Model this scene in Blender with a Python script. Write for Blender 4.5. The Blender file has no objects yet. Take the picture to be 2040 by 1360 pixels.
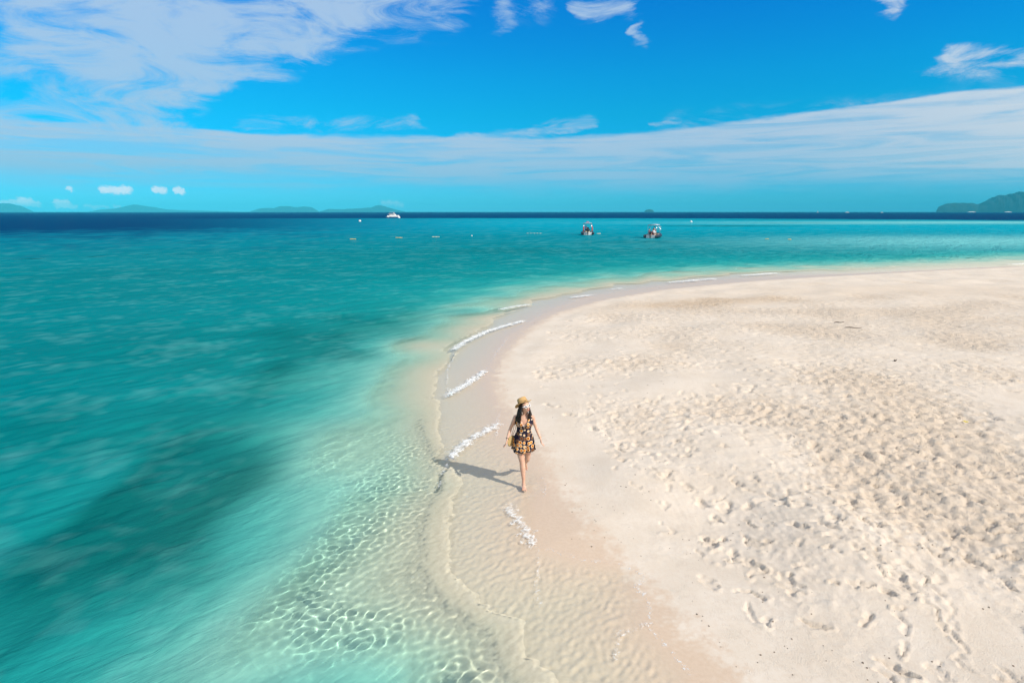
import bpy, bmesh, math, random
import numpy as np
from mathutils import Vector, Matrix

random.seed(7)
rng = np.random.default_rng(11)
R = math.radians

# ----------------------------------------------------------------- camera
FPX, PITCH, CAMH = 1133.3, R(12.83), 4.6          # focal in photo pixels (2040 wide)
scene = bpy.context.scene
cam_data = bpy.data.cameras.new("camera")
cam_data.sensor_width = 36.0
cam_data.lens = 36.0 * FPX / 2040.0
cam_data.clip_start = 0.05
cam_data.clip_end = 90000.0
cam = bpy.data.objects.new("camera", cam_data)
scene.collection.objects.link(cam)
cam.location = (0, 0, CAMH)
cam.rotation_euler = (R(90) - PITCH, 0, 0)
scene.camera = cam

def pdir(px, py):
    x = (px - 1020) / FPX; y = -(py - 680) / FPX
    return np.array([x, math.cos(PITCH) + y * math.sin(PITCH), -math.sin(PITCH) + y * math.cos(PITCH)])
def gnd(px, py, z=0.0):
    d = pdir(px, py); t = (z - CAMH) / d[2]
    return float(d[0] * t), float(d[1] * t)
def azel(px, py):
    d = pdir(px, py); d = d / np.linalg.norm(d)
    return math.atan2(d[0], d[1]), math.asin(d[2])

# ----------------------------------------------------------------- light
SUN_EL = R(39.5)
SUN_H = Vector((0.835, -0.55, 0)).normalized()
sun_dir = Vector((SUN_H.x * math.cos(SUN_EL), SUN_H.y * math.cos(SUN_EL), math.sin(SUN_EL)))
sd = bpy.data.lights.new("sun", 'SUN')
sd.energy = 4.2; sd.angle = R(0.53); sd.color = (1.0, 0.93, 0.83)
sd.cycles.is_caustics_light = True
sun = bpy.data.objects.new("sun", sd)
scene.collection.objects.link(sun)
sun.rotation_euler = sun_dir.to_track_quat('Z', 'Y').to_euler()
sun.location = sun_dir * 50

scene.view_settings.view_transform = 'Standard'
scene.view_settings.look = 'None'
scene.view_settings.exposure = 0.12
scene.view_settings.gamma = 1.0
scene.view_settings.use_curve_mapping = False
scene.render.engine = 'CYCLES'
cy = scene.cycles
cy.use_denoising = True
cy.max_bounces = 6; cy.diffuse_bounces = 2; cy.glossy_bounces = 2; cy.transmission_bounces = 4
cy.transparent_max_bounces = 8
cy.caustics_refractive = True; cy.caustics_reflective = False
cy.sample_clamp_indirect = 4.0
cy.use_adaptive_sampling = True; cy.adaptive_threshold = 0.02

class NT:
    """tiny node helper"""
    def __init__(s, tree): s.t = tree
    def n(s, typ, ins=None, **kw):
        nd = s.t.nodes.new(typ)
        for k, v in kw.items(): setattr(nd, k, v)
        for k, v in (ins or {}).items():
            s.set(nd.inputs[k], v)
        return nd
    def set(s, sock, v):
        if isinstance(v, bpy.types.NodeSocket): s.t.links.new(v, sock)
        elif isinstance(v, bpy.types.Node): s.t.links.new(v.outputs[0], sock)
        else: sock.default_value = v
    def m(s, op, a, b=None, c=None, clamp=False):
        nd = s.t.nodes.new('ShaderNodeMath'); nd.operation = op; nd.use_clamp = clamp
        s.set(nd.inputs[0], a)
        if b is not None: s.set(nd.inputs[1], b)
        if c is not None: s.set(nd.inputs[2], c)
        return nd.outputs[0]
    def vm(s, op, a, b=None, scale=None):
        nd = s.t.nodes.new('ShaderNodeVectorMath'); nd.operation = op
        s.set(nd.inputs[0], a)
        if b is not None: s.set(nd.inputs[1], b)
        if scale is not None: s.set(nd.inputs[3], scale)
        return nd.outputs['Value'] if op in ('DOT_PRODUCT', 'LENGTH', 'DISTANCE') else nd.outputs[0]
    def ss(s, v, a, b, lo=0.0, hi=1.0, kind='SMOOTHSTEP'):
        nd = s.t.nodes.new('ShaderNodeMapRange'); nd.interpolation_type = kind
        s.set(nd.inputs[0], v); s.set(nd.inputs[1], a); s.set(nd.inputs[2], b); s.set(nd.inputs[3], lo); s.set(nd.inputs[4], hi)
        return nd.outputs[0]
    def mix(s, f, a, b, blend='MIX'):
        nd = s.t.nodes.new('ShaderNodeMix'); nd.data_type = 'RGBA'; nd.blend_type = blend
        s.set(nd.inputs[0], f); s.set(nd.inputs[6], a); s.set(nd.inputs[7], b)
        return nd.outputs[2]
    def noise(s, vec, scale, detail=3.0, rough=0.5, dist=0.0, dim='3D'):
        nd = s.t.nodes.new('ShaderNodeTexNoise'); nd.noise_dimensions = dim
        if vec is not None: s.set(nd.inputs['Vector'], vec)
        s.set(nd.inputs['Scale'], scale); s.set(nd.inputs['Detail'], detail)
        s.set(nd.inputs['Roughness'], rough); s.set(nd.inputs['Distortion'], dist)
        return nd
    def ramp(s, f, stops, interp='LINEAR'):
        nd = s.t.nodes.new('ShaderNodeValToRGB'); nd.color_ramp.interpolation = interp
        el = nd.color_ramp.elements
        while len(el) < len(stops): el.new(0.5)
        for e, (p, c) in zip(el, stops): e.position = p; e.color = (*c, 1) if len(c) == 3 else c
        s.set(nd.inputs[0], f); return nd.outputs[0]

def srgb(r, g, b):
    f = lambda c: (c / 255 / 12.92) if c <= 10 else ((c / 255 + 0.055) / 1.055) ** 2.4
    return (f(r), f(g), f(b), 1)

# ----------------------------------------------------------------- sky
def build_world():
    w = bpy.data.worlds.new("World"); scene.world = w; w.use_nodes = True
    t = w.node_tree; t.nodes.clear(); N = NT(t)
    tc = N.n('ShaderNodeTexCoord'); D = tc.outputs['Generated']
    sky = N.n('ShaderNodeTexSky', sky_type='NISHITA', sun_disc=False, sun_elevation=SUN_EL,
              sun_rotation=math.atan2(SUN_H.x, SUN_H.y), altitude=0.0, air_density=1.0, dust_density=0.4, ozone_density=2.0)
    sx = N.n('ShaderNodeSeparateXYZ', {0: D})
    el = N.m('ARCSINE', sx.outputs[2]); az = N.m('ARCTAN2', sx.outputs[0], sx.outputs[1])
    # deep saturated tropical blue: the Nishita sky graded per elevation
    grade = N.ramp(N.m('DIVIDE', el, R(40), clamp=True),
                   [(0.0, (0.17, 0.80, 1.50)), (0.05, (0.08, 0.76, 1.36)), (0.10, (0.02, 0.70, 1.15)), (0.22, (0.008, 0.79, 1.14)), (0.30, (0.008, 0.80, 1.24)), (0.45, (0.008, 0.70, 1.40)), (1.0, (0.03, 0.40, 0.85))])
    base = N.mix(1.0, sky, grade, 'MULTIPLY')
    # cloud coordinates in radians (azimuth, elevation), warped
    streak_v = N.vm('MULTIPLY', D, (1, 1, 6))
    w1 = N.noise(streak_v, 5.0, 5.0, 0.6)
    w2 = N.noise(N.vm('MULTIPLY', D, (1, 1, 2.2)), 26.0, 4.0, 0.6)
    off = N.vm('ADD', N.vm('MULTIPLY', N.vm('SUBTRACT', w1.outputs[1], (.5, .5, .5)), (0.07, 0.022, 0)),
               N.vm('MULTIPLY', N.vm('SUBTRACT', w2.outputs[1], (.5, .5, .5)), (0.045, 0.022, 0)))
    P0 = N.n('ShaderNodeCombineXYZ', {0: az, 1: el}).outputs[0]
    P = N.vm('ADD', P0, off)
    def capsule(P, a, b, r, soft, dens):
        ax, ay = azel(*a); bx, by = azel(*b)
        ba = (bx - ax, by - ay, 0); L2 = max(ba[0] ** 2 + ba[1] ** 2, 1e-9)
        pa = N.vm('SUBTRACT', P, (ax, ay, 0))
        h = N.m('MULTIPLY', N.vm('DOT_PRODUCT', pa, ba), 1 / L2, clamp=True)
        d = N.vm('LENGTH', N.vm('SUBTRACT', pa, N.vm('SCALE', ba, scale=h)))
        rr = r / FPX
        return N.ss(d, rr * (1 + soft), rr * (1 - soft), 0, dens)
    def union(lst):
        o = lst[0]
        for x in lst[1:]: o = N.m('ADD', o, N.m('MULTIPLY', x, N.m('SUBTRACT', 1.0, o)))
        return o
    caps = [((120, 15), (380, 70), 62, .8, .62), ((330, 110), (640, 20), 50, .8, .6), ((600, 22), (880, 0), 50, .7, .42),
            ((30, 70), (230, 130), 26, .6, .6), ((320, 120), (280, 190), 66, .8, .55), ((230, 205), (-60, 240), 38, .8, .42),
            ((-20, 120), (85, 165), 16, .7, .35), ((545, 112), (610, 75), 36, .7, .33), ((595, 112), (650, 96), 8, .9, .35),
            ((360, 190), (430, 175), 9, .9, .25), ((460, 172), (500, 150), 7, .9, .25), ((990, -30), (1002, 45), 15, .9, .5),
            ((1010, 10), (1065, 20), 25, .9, .3), ((1145, 24), (1240, 18), 15, .8, .55), ((1268, 60), (1280, 80), 10, .9, .5),
            ((1790, -8), (1800, 2), 14, .9, .6), ((1895, 130), (2100, 118), 18, .8, .4), ((1900, 108), (2100, 100), 7, .9, .3),
            ((490, 248), (830, 243), 12, .8, .3), ((1285, 248), (1340, 246), 4, .9, .3), ((840, 295), (1180, 244), 12, .8, .4),
            ((1350, 262), (2200, 205), 34, .9, .28)]
    streaks = N.noise(N.vm('MULTIPLY', D, (1, 1, 3.0)), 8.0, 10.0, 0.66, 1.3)
    cir = union([capsule(P, *c) for c in caps])
    er = N.m('MULTIPLY', N.m('SUBTRACT', streaks.outputs[0], 0.5), N.ss(cir, 0.02, 0.3, 0, 2.6))
    cir = N.m('MULTIPLY', N.ss(N.m('ADD', cir, er), 0.05, 0.95), 0.84)
    # broad veil band above the horizon
    Pel = N.n('ShaderNodeSeparateXYZ', {0: N.vm('ADD', P0, N.vm('MULTIPLY', N.vm('SUBTRACT', w1.outputs[1], (.5, .5, .5)), (0, 0.034, 0)))}).outputs[1]
    e = lambda y: azel(1020, y)[1]
    top = N.m('ADD', e(272), N.ss(az, 0.05, 0.75, 0, 0.035))
    band = N.m('MULTIPLY', N.ss(Pel, top, N.m('SUBTRACT', top, 0.008)), N.ss(Pel, e(404), e(345)))
    bstreak = N.noise(N.vm('MULTIPLY', D, (1, 1, 14)), 4.5, 8.0, 0.6, 0.7)
    band = N.m('MULTIPLY', band, N.ss(bstreak.outputs[0], 0.36, 0.6, 0.50, 1.0))
    low = N.m('MULTIPLY', N.ss(el, e(400), e(360)), N.ss(az, -0.45, 0.2, 0.05, 0.25))
    # bright cloud cover added over the unseen sky to lighten the shadows
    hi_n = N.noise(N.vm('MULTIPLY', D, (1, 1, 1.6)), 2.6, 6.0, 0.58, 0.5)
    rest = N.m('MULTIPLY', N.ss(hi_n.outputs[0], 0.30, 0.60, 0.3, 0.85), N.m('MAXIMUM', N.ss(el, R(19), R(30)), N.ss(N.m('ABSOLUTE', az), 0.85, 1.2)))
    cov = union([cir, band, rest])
    ccol = N.ramp(N.m('DIVIDE', el, R(18), clamp=True), [(0, (0.17, 0.47, 0.70)), (0.35, (0.39, 0.54, 0.71)), (1.0, (0.43, 0.57, 0.75))])
    # cloud colour turned warm white towards the sun, so its fill neutralises blue shadows
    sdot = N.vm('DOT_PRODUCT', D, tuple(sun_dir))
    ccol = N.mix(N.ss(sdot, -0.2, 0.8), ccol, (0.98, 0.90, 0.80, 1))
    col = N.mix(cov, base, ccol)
    # small fair-weather puffs low over the sea
    w3 = N.noise(D, 150.0, 4.0, 0.7)
    PC = N.vm('ADD', P0, N.vm('MULTIPLY', N.vm('SUBTRACT', w3.outputs[1], (.5, .5, .5)), (0.013, 0.013, 0)))
    puffs = [((205, 377), (232, 380), 5.5, .5, .8), ((245, 378), (252, 378), 6.5, .5, .8), ((310, 377), (326, 380), 5, .5, .75), ((352, 379), (362, 381), 5, .5, .75),
             ((0, 403), (78, 406), 3.5, .6, .65), ((42, 400), (56, 402), 5, .5, .75), ((115, 404), (130, 405), 5, .5, .75), ((112, 411), (150, 411), 3, .6, .6),
             ((135, 375), (142, 377), 2.5, .7, .6), ((170, 411), (215, 412), 2.4, .7, .45), ((230, 411), (238, 412), 2.6, .7, .5), ((765, 404), (800, 408), 4, .9, .3)]
    pf = union([capsule(PC, *c) for c in puffs])
    col = N.mix(pf, col, (0.95, 0.88, 0.92, 1))
    N.col = col
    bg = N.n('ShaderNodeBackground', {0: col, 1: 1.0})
    # clouds are given in display units; the Nishita part is scaled by 0.1 before the mix
    sc = N.vm('SCALE', base, scale=0.11)
    # rebuild first mix with the scaled base
    for nd in t.nodes:
        if nd.bl_idname == 'ShaderNodeMix' and nd.outputs[2] != base:
            for i in nd.inputs:
                if i.is_linked and i.links[0].from_socket == base:
                    t.links.new(sc, i)
    out = N.n('ShaderNodeOutputWorld', {0: bg})
    w.cycles.sampling_method = 'MANUAL'; w.cycles.sample_map_resolution = 1024
build_world()

# ----------------------------------------------------------------- tagging helpers
COL = scene.collection
def tag(o, label=None, cat=None, group=None, kind=None):
    if label: o['label'] = label
    if cat: o['category'] = cat
    if group: o['group'] = group
    if kind: o['kind'] = kind
    return o
def mesh_obj(name, verts, faces, mat=None, parent=None, smooth=False):
    me = bpy.data.meshes.new(name)
    me.from_pydata([tuple(v) for v in verts], [], [tuple(f) for f in faces])
    me.update()
    if smooth: me.polygons.foreach_set('use_smooth', [True] * len(me.polygons))
    o = bpy.data.objects.new(name, me); COL.objects.link(o)
    if mat: me.materials.append(mat)
    if parent: o.parent = parent
    return o
def grid_obj(name, X, Y, Z, quads, mat, attrs):
    me = bpy.data.meshes.new(name)
    nv = X.size; nf = len(quads)
    me.vertices.add(nv)
    co = np.stack([X, Y, Z], 1).astype(np.float32).ravel()
    me.vertices.foreach_set('co', co)
    me.loops.add(nf * 4); me.polygons.add(nf)
    me.loops.foreach_set('vertex_index', quads.astype(np.int32).ravel())
    me.polygons.foreach_set('loop_start', np.arange(0, nf * 4, 4, dtype=np.int32))
    me.polygons.foreach_set('use_smooth', np.ones(nf, dtype=bool))
    me.update(calc_edges=True)
    for k, v in attrs.items():
        a = me.attributes.new(k, 'FLOAT', 'POINT'); a.data.foreach_set('value', v.astype(np.float32).ravel())
    me.materials.append(mat)
    o = bpy.data.objects.new(name, me); COL.objects.link(o)
    return o

# ----------------------------------------------------------------- numpy fields
def smooth(a, b, x):
    t = np.clip((x - a) / (b - a), 0, 1); return t * t * (3 - 2 * t)
TN = 512
def noise_tile(lo, hi, seed):
    """periodic noise, band-limited to lo..hi cycles per tile, unit std"""
    r = np.random.default_rng(seed)
    F = np.fft.rfft2(r.standard_normal((TN, TN)))
    fy = np.fft.fftfreq(TN)[:, None] * TN; fx = np.fft.rfftfreq(TN)[None, :] * TN
    f = np.hypot(fx, fy); amp = ((f >= lo) & (f <= hi)) / np.maximum(f, 1)
    n = np.fft.irfft2(F * amp, s=(TN, TN)); return (n / n.std()).astype(np.float32)
_tiles = {}
def nz(x, y, wl, seed=0, kind='b', ang=0.0, sxy=1.0):
    """noise with typical wavelength wl (metres); kind b band, f fractal"""
    key = (kind, seed)
    if key not in _tiles: _tiles[key] = noise_tile(12, 24, 100 + seed) if kind == 'b' else noise_tile(8, 200, 200 + seed)
    T = _tiles[key]; size = wl * (18 if kind == 'b' else 8)
    c, s = math.cos(ang), math.sin(ang)
    u = ((x * c + y * s) / size * TN); v = ((-x * s + y * c) / size * TN * sxy)
    u0 = np.floor(u); v0 = np.floor(v); fu = (u - u0).astype(np.float32); fv = (v - v0).astype(np.float32)
    u0 = u0.astype(np.int64) % TN; v0 = v0.astype(np.int64) % TN; u1 = (u0 + 1) % TN; v1 = (v0 + 1) % TN
    fu = fu * fu * (3 - 2 * fu); fv = fv * fv * (3 - 2 * fv)
    return (T[v0, u0] * (1 - fu) + T[v0, u1] * fu) * (1 - fv) + (T[v1, u0] * (1 - fu) + T[v1, u1] * fu) * fv

def resample(P, step):
    P = np.array(P, float); d = np.r_[0, np.cumsum(np.hypot(*np.diff(P, axis=0).T))]
    # catmull-rom-ish smoothing through dense linear + box blur
    n = max(int(d[-1] / step), 4); s = np.linspace(0, d[-1], n)
    Q = np.stack([np.interp(s, d, P[:, 0]), np.interp(s, d, P[:, 1])], 1)
    return Q
WATER_PX = [(1400, 1420), (1372, 1340), (1330, 1290), (1285, 1245), (1292, 1200), (1270, 1170), (1285, 1146), (1240, 1125), (1150, 1112), (1080, 1090), (1064, 1050),
            (1066, 1010), (1088, 975), (1086, 942), (1040, 915), (1005, 880), (990, 845), (993, 815), (978, 785), (968, 745), (985, 708), (1012, 668), (1055, 640),
            (1100, 615), (1170, 591), (1250, 578), (1340, 567), (1450, 557), (1560, 550), (1700, 545), (1850, 538), (1950, 533), (2040, 529)]
edge = [gnd(*p) for p in WATER_PX]
edge = [(2.6, -30), (2.3, 0), (2.0, 3)] + edge[:] + [(62, 58), (95, 68), (160, 80)]
DRY_PX = [(1490, 1380), (1440, 1330), (1375, 1262), (1300, 1180), (1230, 1110), (1165, 1040), (1105, 968), (1085, 900), (1040, 850), (1005, 800), (992, 755), (1010, 705),
          (1060, 655), (1110, 626), (1200, 601), (1330, 579), (1500, 563), (1700, 550), (1900, 538), (2040, 532)]
dry_edge = [(3.6, -30), (3.2, 0), (2.9, 3)] + [gnd(*p) for p in DRY_PX] + [(64, 57), (95, 66), (160, 78)]

def sdist(x, y, line, chunk=200000):
    """signed distance to polyline: positive on its right-hand (land) side"""
    A = np.array(line[:-1], np.float32); B = np.array(line[1:], np.float32)
    out = np.empty(x.size, np.float32); xf = x.ravel().astype(np.float32); yf = y.ravel().astype(np.float32)
    BA = B - A; L2 = (BA ** 2).sum(1)
    for s in range(0, xf.size, chunk):
        px = xf[s:s + chunk, None] - A[None, :, 0]; py = yf[s:s + chunk, None] - A[None, :, 1]
        h = np.clip((px * BA[:, 0] + py * BA[:, 1]) / L2, 0, 1)
        dx = px - h * BA[:, 0]; dy = py - h * BA[:, 1]
        d2 = dx * dx + dy * dy; k = d2.argmin(1); i = np.arange(len(k))
        side = BA[k, 0] * py[i, k] - BA[k, 1] * px[i, k]      # >0 left of the line
        out[s:s + chunk] = np.where(side > 0, -1, 1) * np.sqrt(d2[i, k])
    return out.reshape(x.shape)
# distance fields on a coarse lattice, sampled bilinearly (the exact distance is slow on a million points)
class Field:
    def __init__(s, x0, x1, y0, y1, step, fn):
        s.x0, s.y0, s.st = x0, y0, step
        s.nx = int((x1 - x0) / step) + 1; s.ny = int((y1 - y0) / step) + 1
        X, Y = np.meshgrid(x0 + np.arange(s.nx) * step, y0 + np.arange(s.ny) * step)
        s.F = fn(X, Y).astype(np.float32)
    def __call__(s, x, y):
        u = np.clip((x - s.x0) / s.st, 0, s.nx - 1.001); v = np.clip((y - s.y0) / s.st, 0, s.ny - 1.001)
        i = u.astype(np.int32); j = v.astype(np.int32); fu = (u - i).astype(np.float32); fv = (v - j).astype(np.float32)
        F = s.F
        return (F[j, i] * (1 - fu) + F[j, i + 1] * fu) * (1 - fv) + (F[j + 1, i] * (1 - fu) + F[j + 1, i + 1] * fu) * fv
    def inside(s, x, y): return (x >= s.x0) & (x <= s.x0 + (s.nx - 2) * s.st) & (y >= s.y0) & (y <= s.y0 + (s.ny - 2) * s.st)
def two(fn):
    near = Field(-14, 16, 1, 22, 0.06, fn); far = Field(-60, 160, -30, 110, 0.4, fn)
    def g(x, y):
        a = far(x, y); b = near(x, y); w = near.inside(x, y)
        return np.where(w, b, a)
    return g
SD = two(lambda x, y: sdist(x, y, edge))
DD = two(lambda x, y: sdist(x, y, dry_edge))

def gauss(x, y, cx, cy, rx, ry, ang=0.0):
    c, s = math.cos(ang), math.sin(ang); dx = x - cx; dy = y - cy
    u = (dx * c + dy * s) / rx; v = (-dx * s + dy * c) / ry
    return np.exp(-(u * u + v * v))

# ---- heights
def base_sand(x, y):
    s = SD(x, y)
    far = smooth(15, 60, np.hypot(x, y))
    wsh = 1 + 0.9 * far                                   # the shelf widens further out
    q = -s / wsh + 0.25 * nz(x, y, 3.5, 3)* smooth(0.5, 3, -s)
    depth = np.interp(q, [0, 0.18, 0.6, 1.4, 2.0, 3.0, 3.8, 5.0, 6.5, 12, 40], [0, 0.012, 0.032, 0.066, 0.145, 0.33, 0.57, 1.05, 1.7, 2.6, 4.0])
    land = np.interp(s, [0, 1, 3, 8, 20, 60], [0, 0.045, 0.13, 0.27, 0.40, 0.5])
    z = np.where(s > 0, land, -depth)
    return z, s

def trample(x, y, s, dd):
    """how trodden the dry sand is, 0..1"""
    r = np.hypot(x, y)
    t = smooth(0.5, 1.6, dd + 0.25 * nz(x, y, 1.6, 4))
    e1 = gnd(1800, 900); e2 = gnd(1950, 1050); e3 = gnd(1650, 800); e4 = gnd(1900, 650)
    dens = 0.20 + 1.1 * gauss(x, y, e1[0], e1[1], 3.2, 2.2, 0.5) + 1.0 * gauss(x, y, e2[0], e2[1], 2.4, 2.0) + 0.6 * gauss(x, y, e3[0], e3[1], 3.5, 1.6, 0.3) \
        + 0.9 * gauss(x, y, e4[0], e4[1], 16, 7) + 0.22 * nz(x, y, 4.0, 5) + 0.5 * gauss(x, y, *gnd(1390, 612), 3.6, 1.2, 0.25)
    dens -= 0.5 * gauss(x, y, *gnd(1960, 1290), 1.0, 0.9)
    return np.clip(t * dens, 0, 1.25)

class Heightmap:
    def __init__(s, x0, x1, y0, y1, st):
        s.x0, s.y0, s.st = x0, y0, st
        s.nx = int((x1 - x0) / st); s.ny = int((y1 - y0) / st)
        s.H = np.zeros((s.ny, s.nx), np.float32)
    def grid(s): return np.meshgrid(s.x0 + np.arange(s.nx) * s.st, s.y0 + np.arange(s.ny) * s.st)
    def stamp(s, cx, cy, ang, ln, wd, dp, rim, kind):
        rad = ln * 1.0 + 0.05
        i0 = int((cx - rad - s.x0) / s.st); i1 = int((cx + rad - s.x0) / s.st) + 1
        j0 = int((cy - rad - s.y0) / s.st); j1 = int((cy + rad - s.y0) / s.st) + 1
        i0 = max(i0, 0); j0 = max(j0, 0); i1 = min(i1, s.nx); j1 = min(j1, s.ny)
        if i1 - i0 < 2 or j1 - j0 < 2: return
        X = s.x0 + np.arange(i0, i1) * s.st - cx; Y = (s.y0 + np.arange(j0, j1) * s.st - cy)[:, None]
        c, sn = math.cos(ang), math.sin(ang)
        u = (X * c + Y * sn) / (ln * 0.5); v = (-X * sn + Y * c) / (wd * 0.5)
        if kind == 0:     # a shod or bare foot: waisted oval
            v = v / (0.82 + 0.25 * u * np.sign(u) * np.clip(np.abs(u), 0, 1) + 0.0)
        e = np.sqrt(u * u + v * v)
        k = 1.6 / max(wd, 0.05) * 0.06
        pit = 1 / (1 + np.exp((e - 1) * 13))
        floor = 1 + (0.35 * u if kind != 2 else 0)
        r = np.exp(-((e - 1.28) / 0.22) ** 2) * (1 + 0.7 * np.clip(-u, -1, 1))
        s.H[j0:j1, i0:i1] = s.H[j0:j1, i0:i1] * (1 - 0.75 * np.clip(pit, 0, 1)) - dp * pit * floor + rim * r
    def sample(s, x, y):
        u = np.clip((x - s.x0) / s.st, 0, s.nx - 1.01); v = np.clip((y - s.y0) / s.st, 0, s.ny - 1.01)
        i = u.astype(np.int32); j = v.astype(np.int32); fu = (u - i).astype(np.float32); fv = (v - j).astype(np.float32)
        i1 = np.minimum(i + 1, s.nx - 1); j1 = np.minimum(j + 1, s.ny - 1); H = s.H
        return (H[j, i] * (1 - fu) + H[j, i1] * fu) * (1 - fv) + (H[j1, i] * (1 - fu) + H[j1, i1] * fu) * fv
    def inside(s, x, y, m):
        d = np.minimum(np.minimum(x - s.x0, s.x0 + s.nx * s.st - x), np.minimum(y - s.y0, s.y0 + s.ny * s.st - y))
        return smooth(0, m, d)

def walk_prints(hm_list, region, count, big=1.0, rnd=None):
    """random prints, thinned by the trample field"""
    x0, x1, y0, y1 = region; rr = rnd
    X = rr.uniform(x0, x1, count); Y = rr.uniform(y0, y1, count)
    T = trample(X, Y, SD(X, Y), DD(X, Y)); keep = rr.uniform(0, 1, count) < T * 0.9
    for x, y, t in zip(X[keep], Y[keep], T[keep]):
        a = rr.choice([0.9, 1.3, -0.5, 2.3]) + rr.normal(0, 0.5)
        k = rr.choice([0, 0, 1, 2, 3])
        ln = rr.uniform(0.22, 0.31) * big; wd = rr.uniform(0.09, 0.13) * big; dp = rr.uniform(0.015, 0.045); rim = rr.uniform(0.006, 0.02)
        if k == 2: ln = rr.uniform(0.12, 0.22) * big; wd = ln * rr.uniform(0.6, 0.95)      # heel or toe hole
        if k == 3: ln *= 0.5; wd *= 0.55; dp *= 0.7; rim *= 0.8                              # scuffs, crab holes
        for h in hm_list: h.stamp(x, y, a, ln, wd, dp, rim, 0 if k < 2 else 2)

near_hm = Heightmap(0.0, 16.0, 2.0, 17.0, 0.0125)
far_hm = Heightmap(-1.0, 70.0, 14.0, 62.0, 0.04)
r1 = np.random.default_rng(5)
walk_prints([near_hm], (0.5, 16, 2, 17), 4200, 1.0, r1)
walk_prints([far_hm], (-1, 70, 14, 62), 20000, 1.05, r1)
walk_prints([near_hm, far_hm], (0.5, 16, 14, 17), 300, 1.0, r1)
# tracks of single walkers along the beach (pairs of prints) and drag lines
def track(x, y, a, n, step=0.62):
    for i in range(n):
        s = 1 if i % 2 else -1
        cx = x - math.sin(a) * 0.09 * s; cy = y + math.cos(a) * 0.09 * s
        for h in (near_hm, far_hm): h.stamp(cx, cy, a + r1.normal(0, .1), 0.26, 0.105, 0.02, 0.008, 0)
        x += math.cos(a) * step; y += math.sin(a) * step; a += r1.normal(0, 0.05)
track(*gnd(1320, 980), 1.5, 14); track(*gnd(1480, 1230), 1.75, 16); track(*gnd(1210, 905), 1.25, 18)
track(*gnd(1850, 1350), 1.2, 10); track(*gnd(1980, 1360), 1.5, 12); track(*gnd(1330, 760), 0.4, 30)
def drag(pts, wd, dp):
    Q = resample([gnd(*p) for p in pts], 0.05)
    X, Y = near_hm.grid()
    m = (X > Q[:, 0].min() - .5) & (X < Q[:, 0].max() + .5) & (Y > Q[:, 1].min() - .5) & (Y < Q[:, 1].max() + .5)
    d = np.abs(sdist(X[m] + 0.03 * nz(X[m], Y[m], .5, 9), Y[m], [tuple(q) for q in Q[::4]]))
    near_hm.H[m] += -dp * np.exp(-(d / wd) ** 2) + dp * 0.6 * np.exp(-((d - wd * 2) / wd) ** 2)
drag([(1660, 1020), (1720, 1110), (1830, 1210), (1870, 1260)], 0.022, 0.018)
drag([(1770, 950), (1830, 1060), (1870, 1160)], 0.03, 0.016)
drag([(1860, 1160), (1900, 1270), (1935, 1360)], 0.03, 0.014)
drag([(1740, 1150), (1850, 1230), (1880, 1290)], 0.016, 0.014)

def sand_height(x, y):
    z, s = base_sand(x, y)
    dd = DD(x, y)
    t = trample(x, y, s, dd)
    rr = np.hypot(x, y)
    wx = 0.016 * nz(x, y, 0.12, 50) * smooth(25, 12, rr) + 0.035 * nz(x, y, 0.35, 51); wy = 0.016 * nz(x, y, 0.12, 52) * smooth(25, 12, rr) + 0.035 * nz(x, y, 0.35, 53)
    x_, y_ = x, y; x = x + wx; y = y + wy
    hn = near_hm.sample(x, y); hf = far_hm.sample(x, y); w = near_hm.inside(x, y, 0.6)
    wf = far_hm.inside(x, y, 0.6)
    h = (hn * w + hf * (1 - w) * wf) * 1.05
    x, y = x_, y_
    dry = smooth(0.1, 1.2, dd)
    lump = 0.009 * nz(x, y, 0.32, 1) * t + 0.006 * nz(x, y, 0.13, 2) * t * smooth(28, 12, rr)
    clod = np.clip(nz(x, y, 0.07, 6) - 1.5, 0, 1.5) * 0.018 * np.clip(t * 1.1, 0, 1) * smooth(20, 8, rr)
    roll = 0.022 * nz(x, y, 2.8, 7) * dry
    # shore-parallel ripples on the shelf
    under = smooth(2.0, 3.2, -s)
    rip = 0.006 * nz(x, y, 0.45, 8, ang=0.35, sxy=0.4) * under * smooth(18, 10, rr)
    rip = rip + (0.0022 * nz(x, y, 0.13, 54, ang=1.0, sxy=1.5) + 0.0018 * nz(x, y, 0.3, 55, ang=.8, sxy=2.2)) * smooth(0.05, 0.35, -s) * smooth(4.6, 2.0, -s) * smooth(16, 9, rr)
    z = z + h * smooth(0.1, 0.6, dd) + lump + clod + roll + rip
    return z, s, dd, t

# ---- polar meshes centred under the camera
def polar(r0, r1, k, th0, th1, dth):
    n = int(math.log(r1 / r0) / k) + 1; m = int((th1 - th0) / dth) + 1
    r = r0 * np.exp(np.linspace(0, math.log(r1 / r0), n)); th = np.linspace(th0, th1, m)
    T, Rr = np.meshgrid(th, r)
    X = (Rr * np.sin(T)).ravel(); Y = (Rr * np.cos(T)).ravel()
    idx = np.arange(n * m).reshape(n, m)
    q = np.stack([idx[:-1, :-1], idx[:-1, 1:], idx[1:, 1:], idx[1:, :-1]], -1).reshape(-1, 4)
    return X, Y, q
def compact(X, Y, q, keepv):
    q = q[keepv[q].any(1)]
    used = np.zeros(X.size, bool); used[q.ravel()] = True
    remap = np.cumsum(used) - 1
    return X[used], Y[used], remap[q]

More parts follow.
